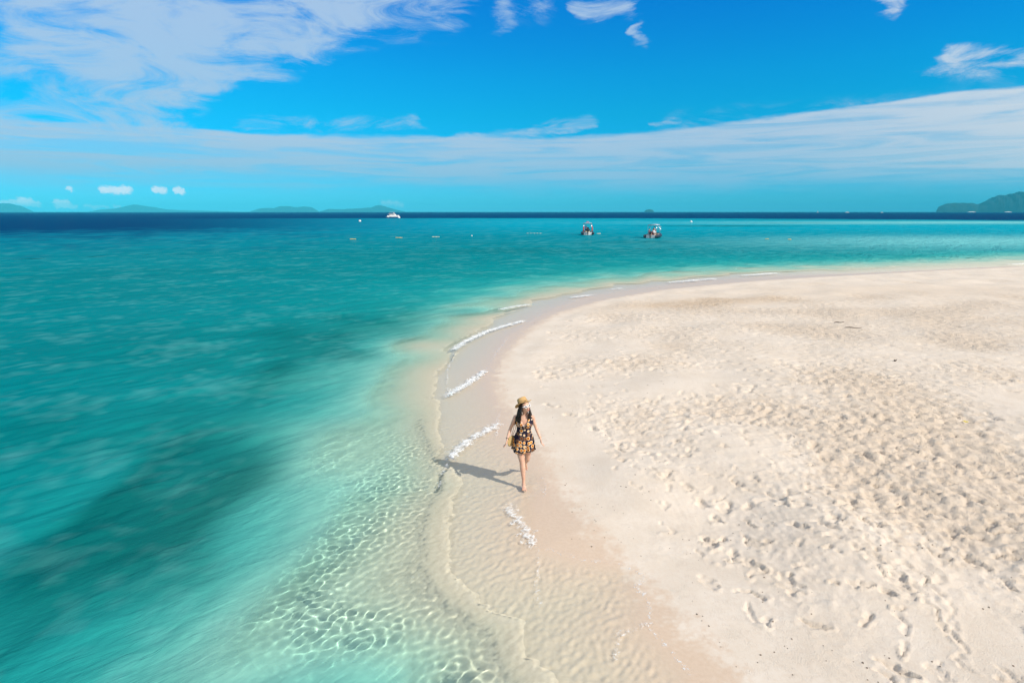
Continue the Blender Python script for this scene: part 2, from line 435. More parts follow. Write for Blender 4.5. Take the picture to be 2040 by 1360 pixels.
# ---- materials
def new_mat(name):
    m = bpy.data.materials.new(name); m.use_nodes = True; m.node_tree.nodes.clear(); return m, NT(m.node_tree)
def sand_material():
    m, N = new_mat("sand")
    geo = N.n('ShaderNodeNewGeometry'); P = geo.outputs['Position']
    wet = N.n('ShaderNodeAttribute', attribute_name='wet').outputs['Fac']
    damp = N.n('ShaderNodeAttribute', attribute_name='damp').outputs['Fac']
    n1 = N.noise(P, 1.3, 6, 0.6).outputs[0]; n2 = N.noise(P, 22, 5, 0.65).outputs[0]; n3 = N.noise(P, 260, 3, 0.7).outputs[0]
    dry = N.mix(N.ss(n1, 0.35, 0.68), (0.645, 0.57, 0.48, 1), (0.70, 0.63, 0.545, 1))
    dry = N.mix(N.ss(n2, 0.38, 0.7, 0, 0.35), dry, (0.60, 0.49, 0.385, 1))
    dmp = N.mix(N.ss(n2, 0.35, 0.6), (0.47, 0.355, 0.25, 1), (0.60, 0.49, 0.37, 1))
    col = N.mix(N.m('MULTIPLY', damp, N.ss(n1, 0.3, 0.6, 0.5, 1.0), clamp=True), dry, dmp)
    wc = N.mix(N.ss(n2, 0.3, 0.7), (0.575, 0.445, 0.33, 1), (0.62, 0.49, 0.375, 1))
    col = N.mix(wet, col, wc)
    col = N.mix(N.ss(n3, 0.3, 0.7, 0.0, 0.16), col, (0.42, 0.32, 0.24, 1))
    h = N.m('ADD', N.m('MULTIPLY', n3, 0.35), N.m('MULTIPLY', N.noise(P, 60, 4, 0.6).outputs[0], 1.0))
    rough = N.n('ShaderNodeAttribute', attribute_name='rough').outputs['Fac']
    tr = N.n('ShaderNodeAttribute', attribute_name='tramp').outputs['Fac']
    lum = N.noise(N.vm('ADD', P, N.vm('SCALE', N.noise(P, 3.0, 2, 0.5).outputs[1], scale=0.12)), 7.0, 5, 0.62, 0.4).outputs[0]
    h2 = N.m('MULTIPLY', N.m('SUBTRACT', 1.0, N.m('ABSOLUTE', N.m('MULTIPLY_ADD', lum, 5.0, -2.5), clamp=True)), N.m('MULTIPLY', tr, -2.2))
    h = N.m('ADD', h, h2)
    bump = N.n('ShaderNodeBump', {'Strength': N.m('MULTIPLY_ADD', rough, 0.6, 0.12), 'Distance': 0.012, 'Height': h})
    bs = N.n('ShaderNodeBsdfPrincipled', {'Base Color': col, 'Roughness': N.m('MULTIPLY_ADD', wet, -0.6, 0.95),
             'Specular IOR Level': N.m('MULTIPLY_ADD', wet, 0.22, 0.1), 'Normal': bump})
    N.n('ShaderNodeOutputMaterial', {0: bs}); return m

WAVE_A = R(45)
def water_material():
    m, N = new_mat("sea_water")
    geo = N.n('ShaderNodeNewGeometry'); P = geo.outputs['Position']
    at = lambda n: N.n('ShaderNodeAttribute', attribute_name=n).outputs['Fac']
    dep = at('depth'); deep = at('deep'); dark = at('dark'); see = at('see'); foam = at('foam'); bar = at('bar'); dist = at('dist')
    # light lost on the way down and up, per channel
    T = lambda k: N.m('EXPONENT', N.m('MULTIPLY', dep, -k))
    Tc = N.n('ShaderNodeCombineXYZ', {0: T(1.5), 1: T(0.24), 2: T(0.22)}).outputs[0]
    T2 = N.n('ShaderNodeCombineXYZ', {0: T(2.6), 1: T(0.85), 2: T(0.82)}).outputs[0]
    one = N.vm('SUBTRACT', (1, 1, 1), T2)
    n1 = N.noise(N.vm('MULTIPLY', P, (0.35, 1, 1)), 0.05, 4, 0.55).outputs[0]
    W = N.mix(N.ss(n1, 0.3, 0.7), (0.0, 0.122, 0.150, 1), (0.0, 0.158, 0.196, 1))
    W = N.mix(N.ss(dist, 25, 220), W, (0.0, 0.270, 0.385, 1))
    W = N.mix(dark, W, (0.0, 0.085, 0.09, 1))
    W = N.mix(bar, W, (0.17, 0.50, 0.52, 1))
    W = N.mix(deep, W, (0.0, 0.038, 0.125, 1))
    T2 = N.vm('SCALE', T2, scale=N.m('SUBTRACT', 1.0, deep))
    bottom = N.vm('MULTIPLY', N.mix(dark, (0.55, 0.52, 0.42, 1), (0.03, 0.09, 0.07, 1)), T2)
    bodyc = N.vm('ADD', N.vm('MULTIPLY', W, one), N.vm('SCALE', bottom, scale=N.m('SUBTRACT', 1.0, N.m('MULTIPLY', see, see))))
    # fine wavelets
    Pw = N.n('ShaderNodeVectorRotate', {'Vector': P, 'Angle': -WAVE_A}, rotation_type='Z_AXIS').outputs[0]
    Pw = N.vm('MULTIPLY', Pw, (0.25, 1, 1))
    b1 = N.noise(Pw, 1.6, 5, 0.6, 0.6).outputs[0]; b2 = N.noise(Pw, 7.0, 4, 0.6, 0.8).outputs[0]
    h = N.m('ADD', N.m('MULTIPLY', b1, N.ss(dist, 6, 60, 0.06, 0.34)), N.m('MULTIPLY', b2, 0.055))
    b3 = N.noise(Pw, 0.45, 5, 0.62, 0.8).outputs[0]; h = N.m('ADD', h, N.m('MULTIPLY', b3, N.ss(dist, 20, 120, 0.1, 1.1)))
    far_fade = N.ss(dist, 200, 1500, 1.0, 0.35)
    bump = N.n('ShaderNodeBump', {'Strength': N.m('MULTIPLY', far_fade, N.ss(dep, 0.05, 0.8, 0.05, 0.9)), 'Distance': 0.6, 'Height': h})
    diff = N.n('ShaderNodeBsdfDiffuse', {'Color': bodyc, 'Normal': bump})
    trc = N.vm('SCALE', Tc, scale=N.m('MULTIPLY', see, 1.27))       # colour brightened to stand in for sunlight lost in the refraction
    refr = N.n('ShaderNodeBsdfRefraction', {'Color': trc, 'IOR': 1.33, 'Roughness': 0.0})
    # the last film of water on the sand is too thin to bend light
    film = N.m('MAXIMUM', N.m('LESS_THAN', N.m('ADD', dep, N.m('MULTIPLY', N.m('SUBTRACT', N.noise(P, 1.7, 4, 0.6, 0.8).outputs[0], 0.5), 0.022)), 0.062), N.m('GREATER_THAN', foam, 0.004))
    trn = N.n('ShaderNodeBsdfTransparent', {'Color': N.vm('SCALE', Tc, scale=see)})
    gls = N.n('ShaderNodeBsdfGlass', {'Color': trc, 'IOR': 1.33, 'Roughness': 0.0})
    refr = N.n('ShaderNodeMixShader', {0: geo.outputs['Backfacing'], 1: refr, 2: gls})
    refr = N.n('ShaderNodeMixShader', {0: film, 1: refr, 2: trn})
    add = N.n('ShaderNodeAddShader', {0: diff, 1: refr})
    gl = N.n('ShaderNodeBsdfGlossy', {'Color': (1, 1, 1, 1), 'Roughness': 0.06, 'Normal': bump})
    fr = N.n('ShaderNodeFresnel', {'IOR': 1.33, 'Normal': bump})
    f2 = N.m('MINIMUM', N.m('MULTIPLY', fr, 0.11), 0.055)
    f2 = N.m('MULTIPLY', f2, N.m('SUBTRACT', 1.0, geo.outputs['Backfacing']))
    mx = N.n('ShaderNodeMixShader', {0: f2, 1: add, 2: gl})
    # lace of foam
    fn = N.noise(P, 9.0, 6, 0.7, 1.2).outputs[0]
    vor = N.n('ShaderNodeTexVoronoi', {'Vector': N.vm('ADD', P, N.vm('SCALE', N.noise(P, 4.0, 3, 0.6).outputs[1], scale=0.25)), 'Scale': 11.0}, feature='DISTANCE_TO_EDGE').outputs[0]
    fine = N.noise(N.vm('MULTIPLY', P, (1, 1, 1)), 34.0, 6, 0.72, 1.0).outputs[0]
    blot = N.noise(P, 7.0, 4, 0.65, 1.4).outputs[0]
    lace = N.m('ADD', N.m('ADD', N.ss(vor, 0.16, 0.0, 0, 0.42), N.ss(fine, 0.36, 0.64, 0, 0.55)), N.ss(blot, 0.38, 0.62, -0.15, 0.30))
    ff = N.m('MULTIPLY', N.ss(N.m('ADD', foam, N.m('MULTIPLY', lace, 0.62)), 0.72, 1.75, 0, 0.85), N.ss(foam, 0.08, 0.45))
    fb = N.n('ShaderNodeBsdfDiffuse', {'Color': (0.82, 0.84, 0.84, 1)})
    mf = N.n('ShaderNodeMixShader', {0: ff, 1: mx, 2: fb})
    N.n('ShaderNodeOutputMaterial', {0: mf}); return m

SAND = sand_material(); WATER = water_material()

# ---- foam lines (photo: broken wavelets along the edge); polyline, height, half width, density
FOAMS = [([(905, 697), (930, 680), (975, 660), (1040, 641)], 0.06, 0.16, 1.0), ([(1000, 618), (1025, 613), (1053, 609)], 0.09, 0.20, 1.0),
         ([(1140, 594), (1158, 592), (1175, 590)], 0.08, 0.2, 0.9), ([(1335, 564), (1375, 561), (1420, 557)], 0.10, 0.3, 0.9), ([(1482, 550), (1510, 549), (1544, 546)], 0.12, 0.3, 1.0),
         ([(892, 788), (925, 770), (965, 741)], 0.035, 0.15, 1.0), ([(897, 915), (915, 893), (950, 870), (990, 848)], 0.04, 0.13, 1.0),
         ([(1012, 1012), (1026, 1030), (1046, 1055), (1056, 1082)], 0.018, 0.11, 0.9), ([(1052, 990), (1070, 984), (1085, 972)], 0.012, 0.04, 0.5),
         ([(1238, 1264), (1262, 1256), (1290, 1244)], 0.01, 0.05, 0.6), ([(1215, 578), (1240, 575)], 0.05, .15, .6), ([(2015, 529), (2040, 528), (2100, 524)], 0.15, 0.4, 1.0)]
FLN = [([gnd(*p) for p in f[0]],) + f[1:] for f in FOAMS]
THIN = [[(1290, 1244), (1298, 1215), (1283, 1180), (1266, 1172), (1285, 1146)], [(1266, 1172), (1283, 1185)], [(1085, 990), (1088, 970), (1080, 950)], [(990, 848), (994, 825)], [(965, 741), (990, 700), (1020, 665)],
        [(1240, 1262), (1228, 1290), (1226, 1310)], [(1053, 625), (1150, 597)], [(897, 915), (880, 945), (874, 975)], [(990, 830), (993, 850), (988, 868)], [(1064, 1070), (1074, 1120), (1068, 1170), (1076, 1210)], [(1290, 1244), (1330, 1290), (1372, 1340)], [(1080, 1090), (1150, 1112), (1240, 1125), (1285, 1146)], [(905, 697), (890, 740), (892, 788)]]
FTH = [[gnd(*p) for p in t] for t in THIN]

def water_surface(x, y, s, depth):
    rr = np.hypot(x, y)
    off = smooth(0.8, 7, -s)
    # long low swell and chop, crests run towards the shore on the right
    z = 0.017 * nz(x, y, 3.4, 20, ang=WAVE_A, sxy=3.6) * off * smooth(160, 50, rr) + 0.007 * nz(x, y, 1.2, 21, ang=WAVE_A + .12, sxy=3.2) * off * smooth(60, 20, rr)
    nr = smooth(14, 9, rr)
    s1 = smooth(0.080, 0.110, depth) * nr
    z += s1 * (0.0013 - 0.0005 * smooth(0.12, 0.4, depth)) * nz(x, y, 0.125, 24) * (1 + 0.5 * nz(x, y, 1.4, 26))
    z += s1 * 0.0009 * nz(x, y, 0.20, 22, ang=0.8, sxy=1.4)
    sh = smooth(0.11, 0.30, depth) * smooth(32, 16, rr)
    z += sh * (0.0020 * nz(x, y, 0.42, 27) + 0.0026 * nz(x, y, 0.7, 23, ang=1.1, sxy=1.6))
    return z

def build_ground():
    X, Y, q = polar(1.6, 72.0, 0.0031, R(-66), R(64), 0.0031)
    s = SD(X, Y)
    keep = s > -5.3 - np.hypot(X, Y) * 0.14
    X, Y, q = compact(X, Y, q, keep)
    z, s, dd, t = sand_height(X, Y)
    rr = np.hypot(X, Y)
    wet = smooth(0.30, -0.25, dd + 0.12 * nz(X, Y, 0.9, 30, 'f'))
    damp = np.clip(smooth(0.55, 1.25, t + 0.2 * nz(X, Y, 0.8, 31, 'f')) * 0.5 + gauss(X, Y, *gnd(1385, 612), 4.5, 1.3, 0.2) * 1.2
                   + 0.6 * gauss(X, Y, *gnd(1335, 700), .7, .7) + 0.35 * gauss(X, Y, *gnd(1830, 590), 12, 3), 0, 1)
    rough = np.clip(smooth(0.2, 1.0, dd + 0.3 * nz(X, Y, 0.7, 32, 'f')), 0, 1)
    o = grid_obj('beach_sand', X, Y, z, q, SAND, dict(wet=wet, damp=damp, rough=rough, tramp=t * (0.35 + 0.65 * smooth(9, 22, rr))))
    tag(o, kind='structure'); o['label'] = 'pale cream sand beach, wet at the edge and trodden further up'
    o.cycles.is_caustics_receiver = True
    print('ground verts', X.size)

def water_attrs(X, Y, s, z0):
    rr = np.hypot(X, Y)
    dep = np.maximum(0.0, -z0)
    deep_l = smooth(60, 210, rr + 14 * nz(X, Y, 40, 41, 'f')) * smooth(0.06, -0.62, np.arctan2(X, Y))
    deep = np.maximum(smooth(380, 460, rr + 8 * nz(X, Y, 60, 40, 'f')), deep_l)
    G = lambda px, py, rx, ry, a=0: gauss(X + 0.35 * nz(X, Y, 3, 42), Y + 0.35 * nz(X, Y, 3, 43), *gnd(px, py), rx, ry, a)
    dark = 0.85 * G(255, 1060, 0.85, 2.4, -0.25) + 0.8 * G(400, 920, 0.85, 2.6, 0.1) + 0.6 * G(560, 740, 1.5, 4.6, -0.05) + .6 * G(700, 650, 3.2, 5, -0.6) \
        + 0.45 * G(170, 1230, 0.5, 1.1) + 0.45 * G(60, 860, 3, 2) + 0.25 * G(250, 700, 6, 3)
    dark += 0.9 * G(1440, 450, 26, 10) + 0.7 * G(1600, 444, 22, 12) + 0.4 * G(1300, 482, 9, 4) + 0.35 * G(1000, 500, 16, 6) + 0.5 * G(1560, 438, 100, 20)
    dark = np.clip(dark * (0.74 + 0.08 * nz(X, Y, 2.5, 44, 'b')), 0, 0.8)
    bar = np.clip(0.95 * gauss(X, Y, *gnd(1980, 443), 120, 28, 0) + 0.8 * gauss(X, Y, *gnd(2000, 480), 42, 20, 0.2) + 0.3 * gauss(X, Y, *gnd(1650, 446), 60, 14) + 0.06 * nz(X, Y, 8, 45, 'f'), 0, 1)
    see = smooth(0.66, 0.24, dep) * smooth(80, 40, rr)
    foam = np.zeros_like(X); z = np.zeros_like(X)
    for L, hgt, wd, den in FLN:
        a = np.array(L); m = (X > a[:, 0].min() - 2) & (X < a[:, 0].max() + 2) & (Y > a[:, 1].min() - 2) & (Y < a[:, 1].max() + 2)
        if not m.any(): continue
        Q = resample(L, 0.3); xx = X[m]; yy = Y[m]
        d = np.abs(sdist(xx + 0.35 * wd * nz(xx, yy, 0.35, 46, 'f'), yy + 0.35 * wd * nz(xx, yy, .35, 47, 'f'), [tuple(k) for k in Q]))
        g = np.exp(-(d / wd) ** 2)
        foam[m] = np.maximum(foam[m], g * den * 1.15); z[m] = np.maximum(z[m], hgt * np.exp(-(d / (wd * 1.3)) ** 2))
    for L in FTH:
        a = np.array(L); m = (X > a[:, 0].min() - 1) & (X < a[:, 0].max() + 1) & (Y > a[:, 1].min() - 1) & (Y < a[:, 1].max() + 1)
        if not m.any(): continue
        xx = X[m]; yy = Y[m]; sc_ = 1 + np.hypot(xx, yy) * 0.05
        d = np.abs(sdist(xx + 0.02 * nz(xx, yy, 0.3, 46, 'f'), yy + 0.02 * nz(xx, yy, .3, 47, 'f'), L))
        foam[m] = np.maximum(foam[m], np.exp(-(d / (0.012 * sc_)) ** 2) * 0.95)
    return dep, deep, dark, bar, see, foam, z

def build_water():
    XS, YS, QS, nb = [], [], [], 0
    for r0_, r1_, k_, a0, a1 in ((1.6, 4.2, 0.007, -68, 40), (4.2, 12.5, 0.0024, -62, 22), (12.5, 75.0, 0.0036, -66, 66)):
        x_, y_, q_ = polar(r0_, r1_, k_, R(a0), R(a1), k_)
        XS.append(x_); YS.append(y_); QS.append(q_ + nb); nb += x_.size
    X = np.concatenate(XS); Y = np.concatenate(YS); q = np.concatenate(QS)
    s = SD(X, Y)
    X, Y, q = compact(X, Y, q, s < 0.6)
    z0, s = base_sand(X, Y)
    dep, deep, dark, bar, see, foam, fz = water_attrs(X, Y, s, z0)
    z = water_surface(X, Y, s, dep) + fz + 0.003
    rr = np.hypot(X, Y)
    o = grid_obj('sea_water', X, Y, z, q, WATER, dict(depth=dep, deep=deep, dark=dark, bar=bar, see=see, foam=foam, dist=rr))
    tag(o, kind='structure'); o['label'] = 'clear turquoise sea over pale sand, shallow near the beach'
    o.cycles.is_caustics_caster = True
    print('water verts', X.size)
    # the open sea to the horizon
    X, Y, q = polar(75.0, 16000.0, 0.022, R(-66), R(66), 0.009)
    s = SD(X, Y); X, Y, q = compact(X, Y, q, (s < 1.0) | (np.hypot(X, Y) > 95))
    z0, s = base_sand(X, Y)
    z0 = np.minimum(z0, np.where(np.hypot(X, Y) > 90, -2.5, 0))
    dep, deep, dark, bar, see, foam, fz = water_attrs(X, Y, s, z0)
    rr = np.hypot(X, Y)
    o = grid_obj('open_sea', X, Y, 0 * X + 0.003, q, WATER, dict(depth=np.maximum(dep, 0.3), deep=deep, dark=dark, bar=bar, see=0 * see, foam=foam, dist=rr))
    tag(o, kind='structure'); o['label'] = 'open sea out to the horizon, turquoise turning dark blue'
    mesh_obj('seabed', [(-16500, -3000, -6), (16500, -3000, -6), (16500, 16500, -6), (-16500, 16500, -6)], [(0, 1, 2, 3)], SAND)['kind'] = 'structure'
build_ground(); build_water()

# ----------------------------------------------------------------- haze over the sea
def build_haze():
    m, N = new_mat("haze")
    v = N.n('ShaderNodeVolumePrincipled', {'Color': (0.07, 0.74, 1.0, 1), 'Density': HAZE, 'Anisotropy': -0.25})
    out = m.node_tree.nodes.new('ShaderNodeOutputMaterial'); m.node_tree.links.new(v.outputs[0], out.inputs['Volume'])
    a, y0, y1, z0, z1 = 17500, -4000, 17500, -7.5, 215
    V = [(x, y, z) for z in (z0, z1) for y in (y0, y1) for x in (-a, a)]
    o = mesh_obj('haze', V, [(0, 2, 3, 1), (4, 5, 7, 6), (0, 1, 5, 4), (2, 6, 7, 3), (0, 4, 6, 2), (1, 3, 7, 5)], m)
    tag(o, 'thin pale sea haze over the whole bay', None, kind='stuff')

# ----------------------------------------------------------------- simple materials
def pbr(name, col, rough=0.5, spec=0.5, metal=0.0, var=0.12, scale=8.0, bump=0.0, bscale=60.0, coat=0.0):
    m, N = new_mat(name)
    tc = N.n('ShaderNodeTexCoord').outputs['Object']
    n1 = N.noise(tc, scale, 4, 0.6).outputs[0]
    c = N.mix(N.ss(n1, 0.3, 0.7), (*[x * (1 - var) for x in col], 1), (*[min(1, x * (1 + var)) for x in col], 1))
    ins = {'Base Color': c, 'Roughness': rough, 'Specular IOR Level': spec, 'Metallic': metal, 'Coat Weight': coat}
    if bump: ins['Normal'] = N.n('ShaderNodeBump', {'Strength': bump, 'Distance': 0.01, 'Height': N.noise(tc, bscale, 4, 0.6).outputs[0]})
    bs = N.n('ShaderNodeBsdfPrincipled', ins); N.n('ShaderNodeOutputMaterial', {0: bs}); return m

class MB:
    def __init__(s): s.v = []; s.f = []
    def add(s, V, F):
        b = len(s.v); s.v += [tuple(map(float, p)) for p in V]; s.f += [tuple(i + b for i in f) for f in F]; return s
    def rings(s, rings, cap0=True, cap1=True, closed=True):
        n = len(rings[0]); V = [p for r in rings for p in r]; F = []
        for i in range(len(rings) - 1):
            for j in range(n if closed else n - 1):
                k = (j + 1) % n
                F.append((i * n + j, i * n + k, (i + 1) * n + k, (i + 1) * n + j))
        if cap0: F.append(tuple(reversed(range(n))))
        if cap1: F.append(tuple(range((len(rings) - 1) * n, len(rings) * n)))
        return s.add(V, F)
    def tube(s, pts, rad, n=10, ref=(0, 0, 1), flat=1.0, caps=True, round_ends=False):
        """swept tube; rad number or list; flat squashes along the ref side"""
        pts = [Vector(p) for p in pts]
        if not hasattr(rad, '__len__'): rad = [rad] * len(pts)
        rad = list(rad)
        if round_ends:
            a, b = pts[0], pts[-1]; da = (pts[0] - pts[1]).normalized(); db = (pts[-1] - pts[-2]).normalized()
            pts = [a + da * rad[0] * .95, a + da * rad[0] * .7] + pts + [b + db * rad[-1] * .7, b + db * rad[-1] * .95]
            rad = [rad[0] * .25, rad[0] * .7] + rad + [rad[-1] * .7, rad[-1] * .25]
        ref = Vector(ref); R_ = []
        for i, p in enumerate(pts):
            t = (pts[min(i + 1, len(pts) - 1)] - pts[max(i - 1, 0)]).normalized()
            u = ref.cross(t)
            if u.length < 1e-3: u = Vector((1, 0, 0)).cross(t)
            u.normalize(); w = t.cross(u)
            R_.append([p + (u * math.cos(a) + w * math.sin(a) * flat) * rad[i] for a in [2 * math.pi * k / n for k in range(n)]])
        return s.rings(R_, caps, caps)
    def ell(s, c, r, n=12, m=8, M=None):
        R_ = []
        for i in range(m + 1):
            ph = math.pi * (i + 0.02) / (m + 0.04); z = -math.cos(ph); q = math.sin(ph)
            ring = [Vector((r[0] * q * math.cos(a), r[1] * q * math.sin(a), r[2] * z)) for a in [2 * math.pi * k / n for k in range(n)]]
            R_.append([(M @ p if M else p) + Vector(c) for p in ring])
        return s.rings(R_)
    def box(s, c, d, M=None):
        V = []
        for z in (-.5, .5):
            for y in (-.5, .5):
                for x in (-.5, .5):
                    p = Vector((x * d[0], y * d[1], z * d[2])); V.append((M @ p if M else p) + Vector(c))
        return s.add(V, [(0, 2, 3, 1), (4, 5, 7, 6), (0, 1, 5, 4), (2, 6, 7, 3), (0, 4, 6, 2), (1, 3, 7, 5)])
    def build(s, name, mat, parent=None, smooth=True, bevel=0.0, sub=0):
        o = mesh_obj(name, s.v, s.f, mat, parent, smooth)
        if bevel:
            b = o.modifiers.new('bevel', 'BEVEL'); b.width = bevel; b.segments = 2; b.limit_method = 'ANGLE'
        if sub:
            m = o.modifiers.new('sub', 'SUBSURF'); m.levels = m.render_levels = sub
        return o
def empty(name, loc, rz=0.0):
    o = bpy.data.objects.new(name, None); COL.objects.link(o); o.location = loc; o.rotation_euler = (0, 0, rz)
    o.empty_display_size = 0.2; return o
def baked(o):
    """replace a modifier stack by its evaluated mesh"""
    dg = bpy.context.evaluated_depsgraph_get(); dg.update()
    me = bpy.data.meshes.new_from_object(o.evaluated_get(dg)); old = o.data
    o.modifiers.clear(); o.data = me; bpy.data.meshes.remove(old)
    me.polygons.foreach_set('use_smooth', [True] * len(me.polygons)); return o

# ----------------------------------------------------------------- islands
FOREST = pbr('forest', (0.018, 0.036, 0.030), 0.95, 0.1, var=0.45, scale=0.02)
def island(name, label, prof, dist, deep, seed, group=None):
    """prof: ridge outline as photo pixels (x, y of crest); built as a real hill at its distance"""
    xs = np.array([p[0] for p in prof], float); hs = np.array([(423.2 - p[1]) for p in prof], float)
    n = max(int((xs[-1] - xs[0]) * 1.0), 24); m = 22
    u = np.linspace(0, 1, n); px = xs[0] + u * (xs[-1] - xs[0])
    h = np.interp(px, xs, hs); k = np.array([.25, .5, .25]); h = np.convolve(np.pad(h, 1, mode='edge'), k, 'valid')
    az = np.array([azel(p, 421)[0] for p in px])
    V = np.linspace(-1, 1, m)
    P = []
    for j, v in enumerate(V):
        d = dist + deep * v
        for i in range(n):
            per = dist * h[i] / FPX / math.cos(az[i]) ** 0.5
            e = math.sin(math.pi * min(max(u[i], 0), 1)) ** 0.35
            z = per * (max(0, 1 - v * v)) ** 0.6 * (1 + 0.05 * math.sin(i * 0.35 + j * 0.9 + seed) + 0.012 * math.sin(i * 1.1 + seed * 3 + j * .4)) + rng.normal(0, per * 0.012)
            z = z if 0 < j < m - 1 and 0 < i < n - 1 else -3
            P.append((math.sin(az[i]) * d * (1 + 0 * e), math.cos(az[i]) * d, z - 1.0))
    F = [(j * n + i, j * n + i + 1, (j + 1) * n + i + 1, (j + 1) * n + i) for j in range(m - 1) for i in range(n - 1)]
    cx = float(np.mean([p[0] for p in P])); cyy = float(np.mean([p[1] for p in P]))
    o = mesh_obj(name, [(p[0] - cx, p[1] - cyy, p[2]) for p in P], F, FOREST, None, True); o.location = (cx, cyy, 0)
    tag(o, label, 'island', group, 'structure'); return o
def build_islands():
    island('island', 'low blue island cut by the left edge of the horizon', [(-130, 421), (-60, 416), (0, 413), (20, 412.5), (45, 416), (68, 423)], 13500, 500, 1)
    island('island', 'long low island with one small peak, right of the island at the left edge', [(175, 423), (200, 420), (235, 418), (255, 414.5), (268, 412.5), (285, 414), (315, 417), (330, 419), (360, 420.5), (395, 421), (440, 422), (480, 423)], 14500, 500, 2)
    island('island', 'broad island with several rounded humps on the horizon', [(497, 423), (515, 418), (530, 416.5), (545, 417), (560, 413.5), (578, 413.5), (590, 415.5), (605, 414), (622, 415), (636, 423)], 13000, 450, 3)
    island('island', 'island with a pointed peak behind the white motor yacht', [(636, 423), (655, 418), (680, 418.5), (700, 417.5), (722, 416.5), (740, 415), (755, 410.5), (768, 413.5), (785, 418), (808, 423)], 12500, 450, 4)
    island('island', 'tiny dark islet alone in the middle of the horizon', [(1283, 423), (1287, 419), (1293, 418), (1300, 419), (1304, 423)], 8000, 60, 5)
    island('island', 'wooded headland at the right end of the horizon, nearest and darkest', [(1864, 423), (1868, 416), (1885, 411.5), (1905, 411), (1935, 411.5), (1948, 413), (1962, 408), (1980, 402.5), (2000, 402), (2020, 399), (2040, 398), (2080, 396), (2140, 404), (2200, 423)], 8500, 300, 6)
    m = pbr('beach_far', (0.75, 0.68, 0.58), 0.9, 0.1)
    for a, b in ((1928, 1944), (2001, 2016)):
        pts = [azel(a + (b - a) * t, 421)[0] for t in (0, .25, .5, .75, 1)]
        V = []; 
        for i, z in enumerate(pts):
            w = math.sin(math.pi * i / 4) * 1.0
            for d, h in ((8120, 0.0), (8140, 2 + 4 * w), (8180, 2.4 + 5 * w)): V.append((math.sin(z) * d, math.cos(z) * d, h))
        F = [(i * 3 + j, i * 3 + j + 1, (i + 1) * 3 + j + 1, (i + 1) * 3 + j) for i in range(4) for j in range(2)]
        o = mesh_obj('shore_sand', V, F, m, None, True)
        tag(o, 'small white beach at the foot of the wooded headland' + (', the left one' if a < 1950 else ', the right one'), None, kind='structure')

# ----------------------------------------------------------------- boats
WHITE = pbr('boat_white', (0.78, 0.78, 0.77), 0.3, 0.5, var=0.05, coat=0.3)
NAVY = pbr('tube_navy', (0.012, 0.022, 0.04), 0.45, 0.5, var=0.3)
BLACK = pbr('engine_black', (0.012, 0.013, 0.015), 0.35, 0.5, coat=0.3)
STEEL = pbr('steel', (0.62, 0.63, 0.65), 0.25, 0.5, metal=0.9)
GREYC = pbr('canvas', (0.55, 0.60, 0.68), 0.8, 0.2)
REDF = pbr('red_fabric', (0.62, 0.07, 0.06), 0.7, 0.2)
MAROON = pbr('maroon_seat', (0.22, 0.04, 0.09), 0.6, 0.3)
CREAM = pbr('cream_floor', (0.62, 0.58, 0.44), 0.7, 0.3)
GLASSD = pbr('dark_glass', (0.015, 0.02, 0.03), 0.08, 0.7)
YELL = pbr('float_yellow', (0.75, 0.55, 0.16), 0.5, 0.4)
PALEF = pbr('float_pale', (0.68, 0.66, 0.50), 0.5, 0.4)
BUOYW = pbr('buoy_white', (0.80, 0.80, 0.78), 0.45, 0.5)

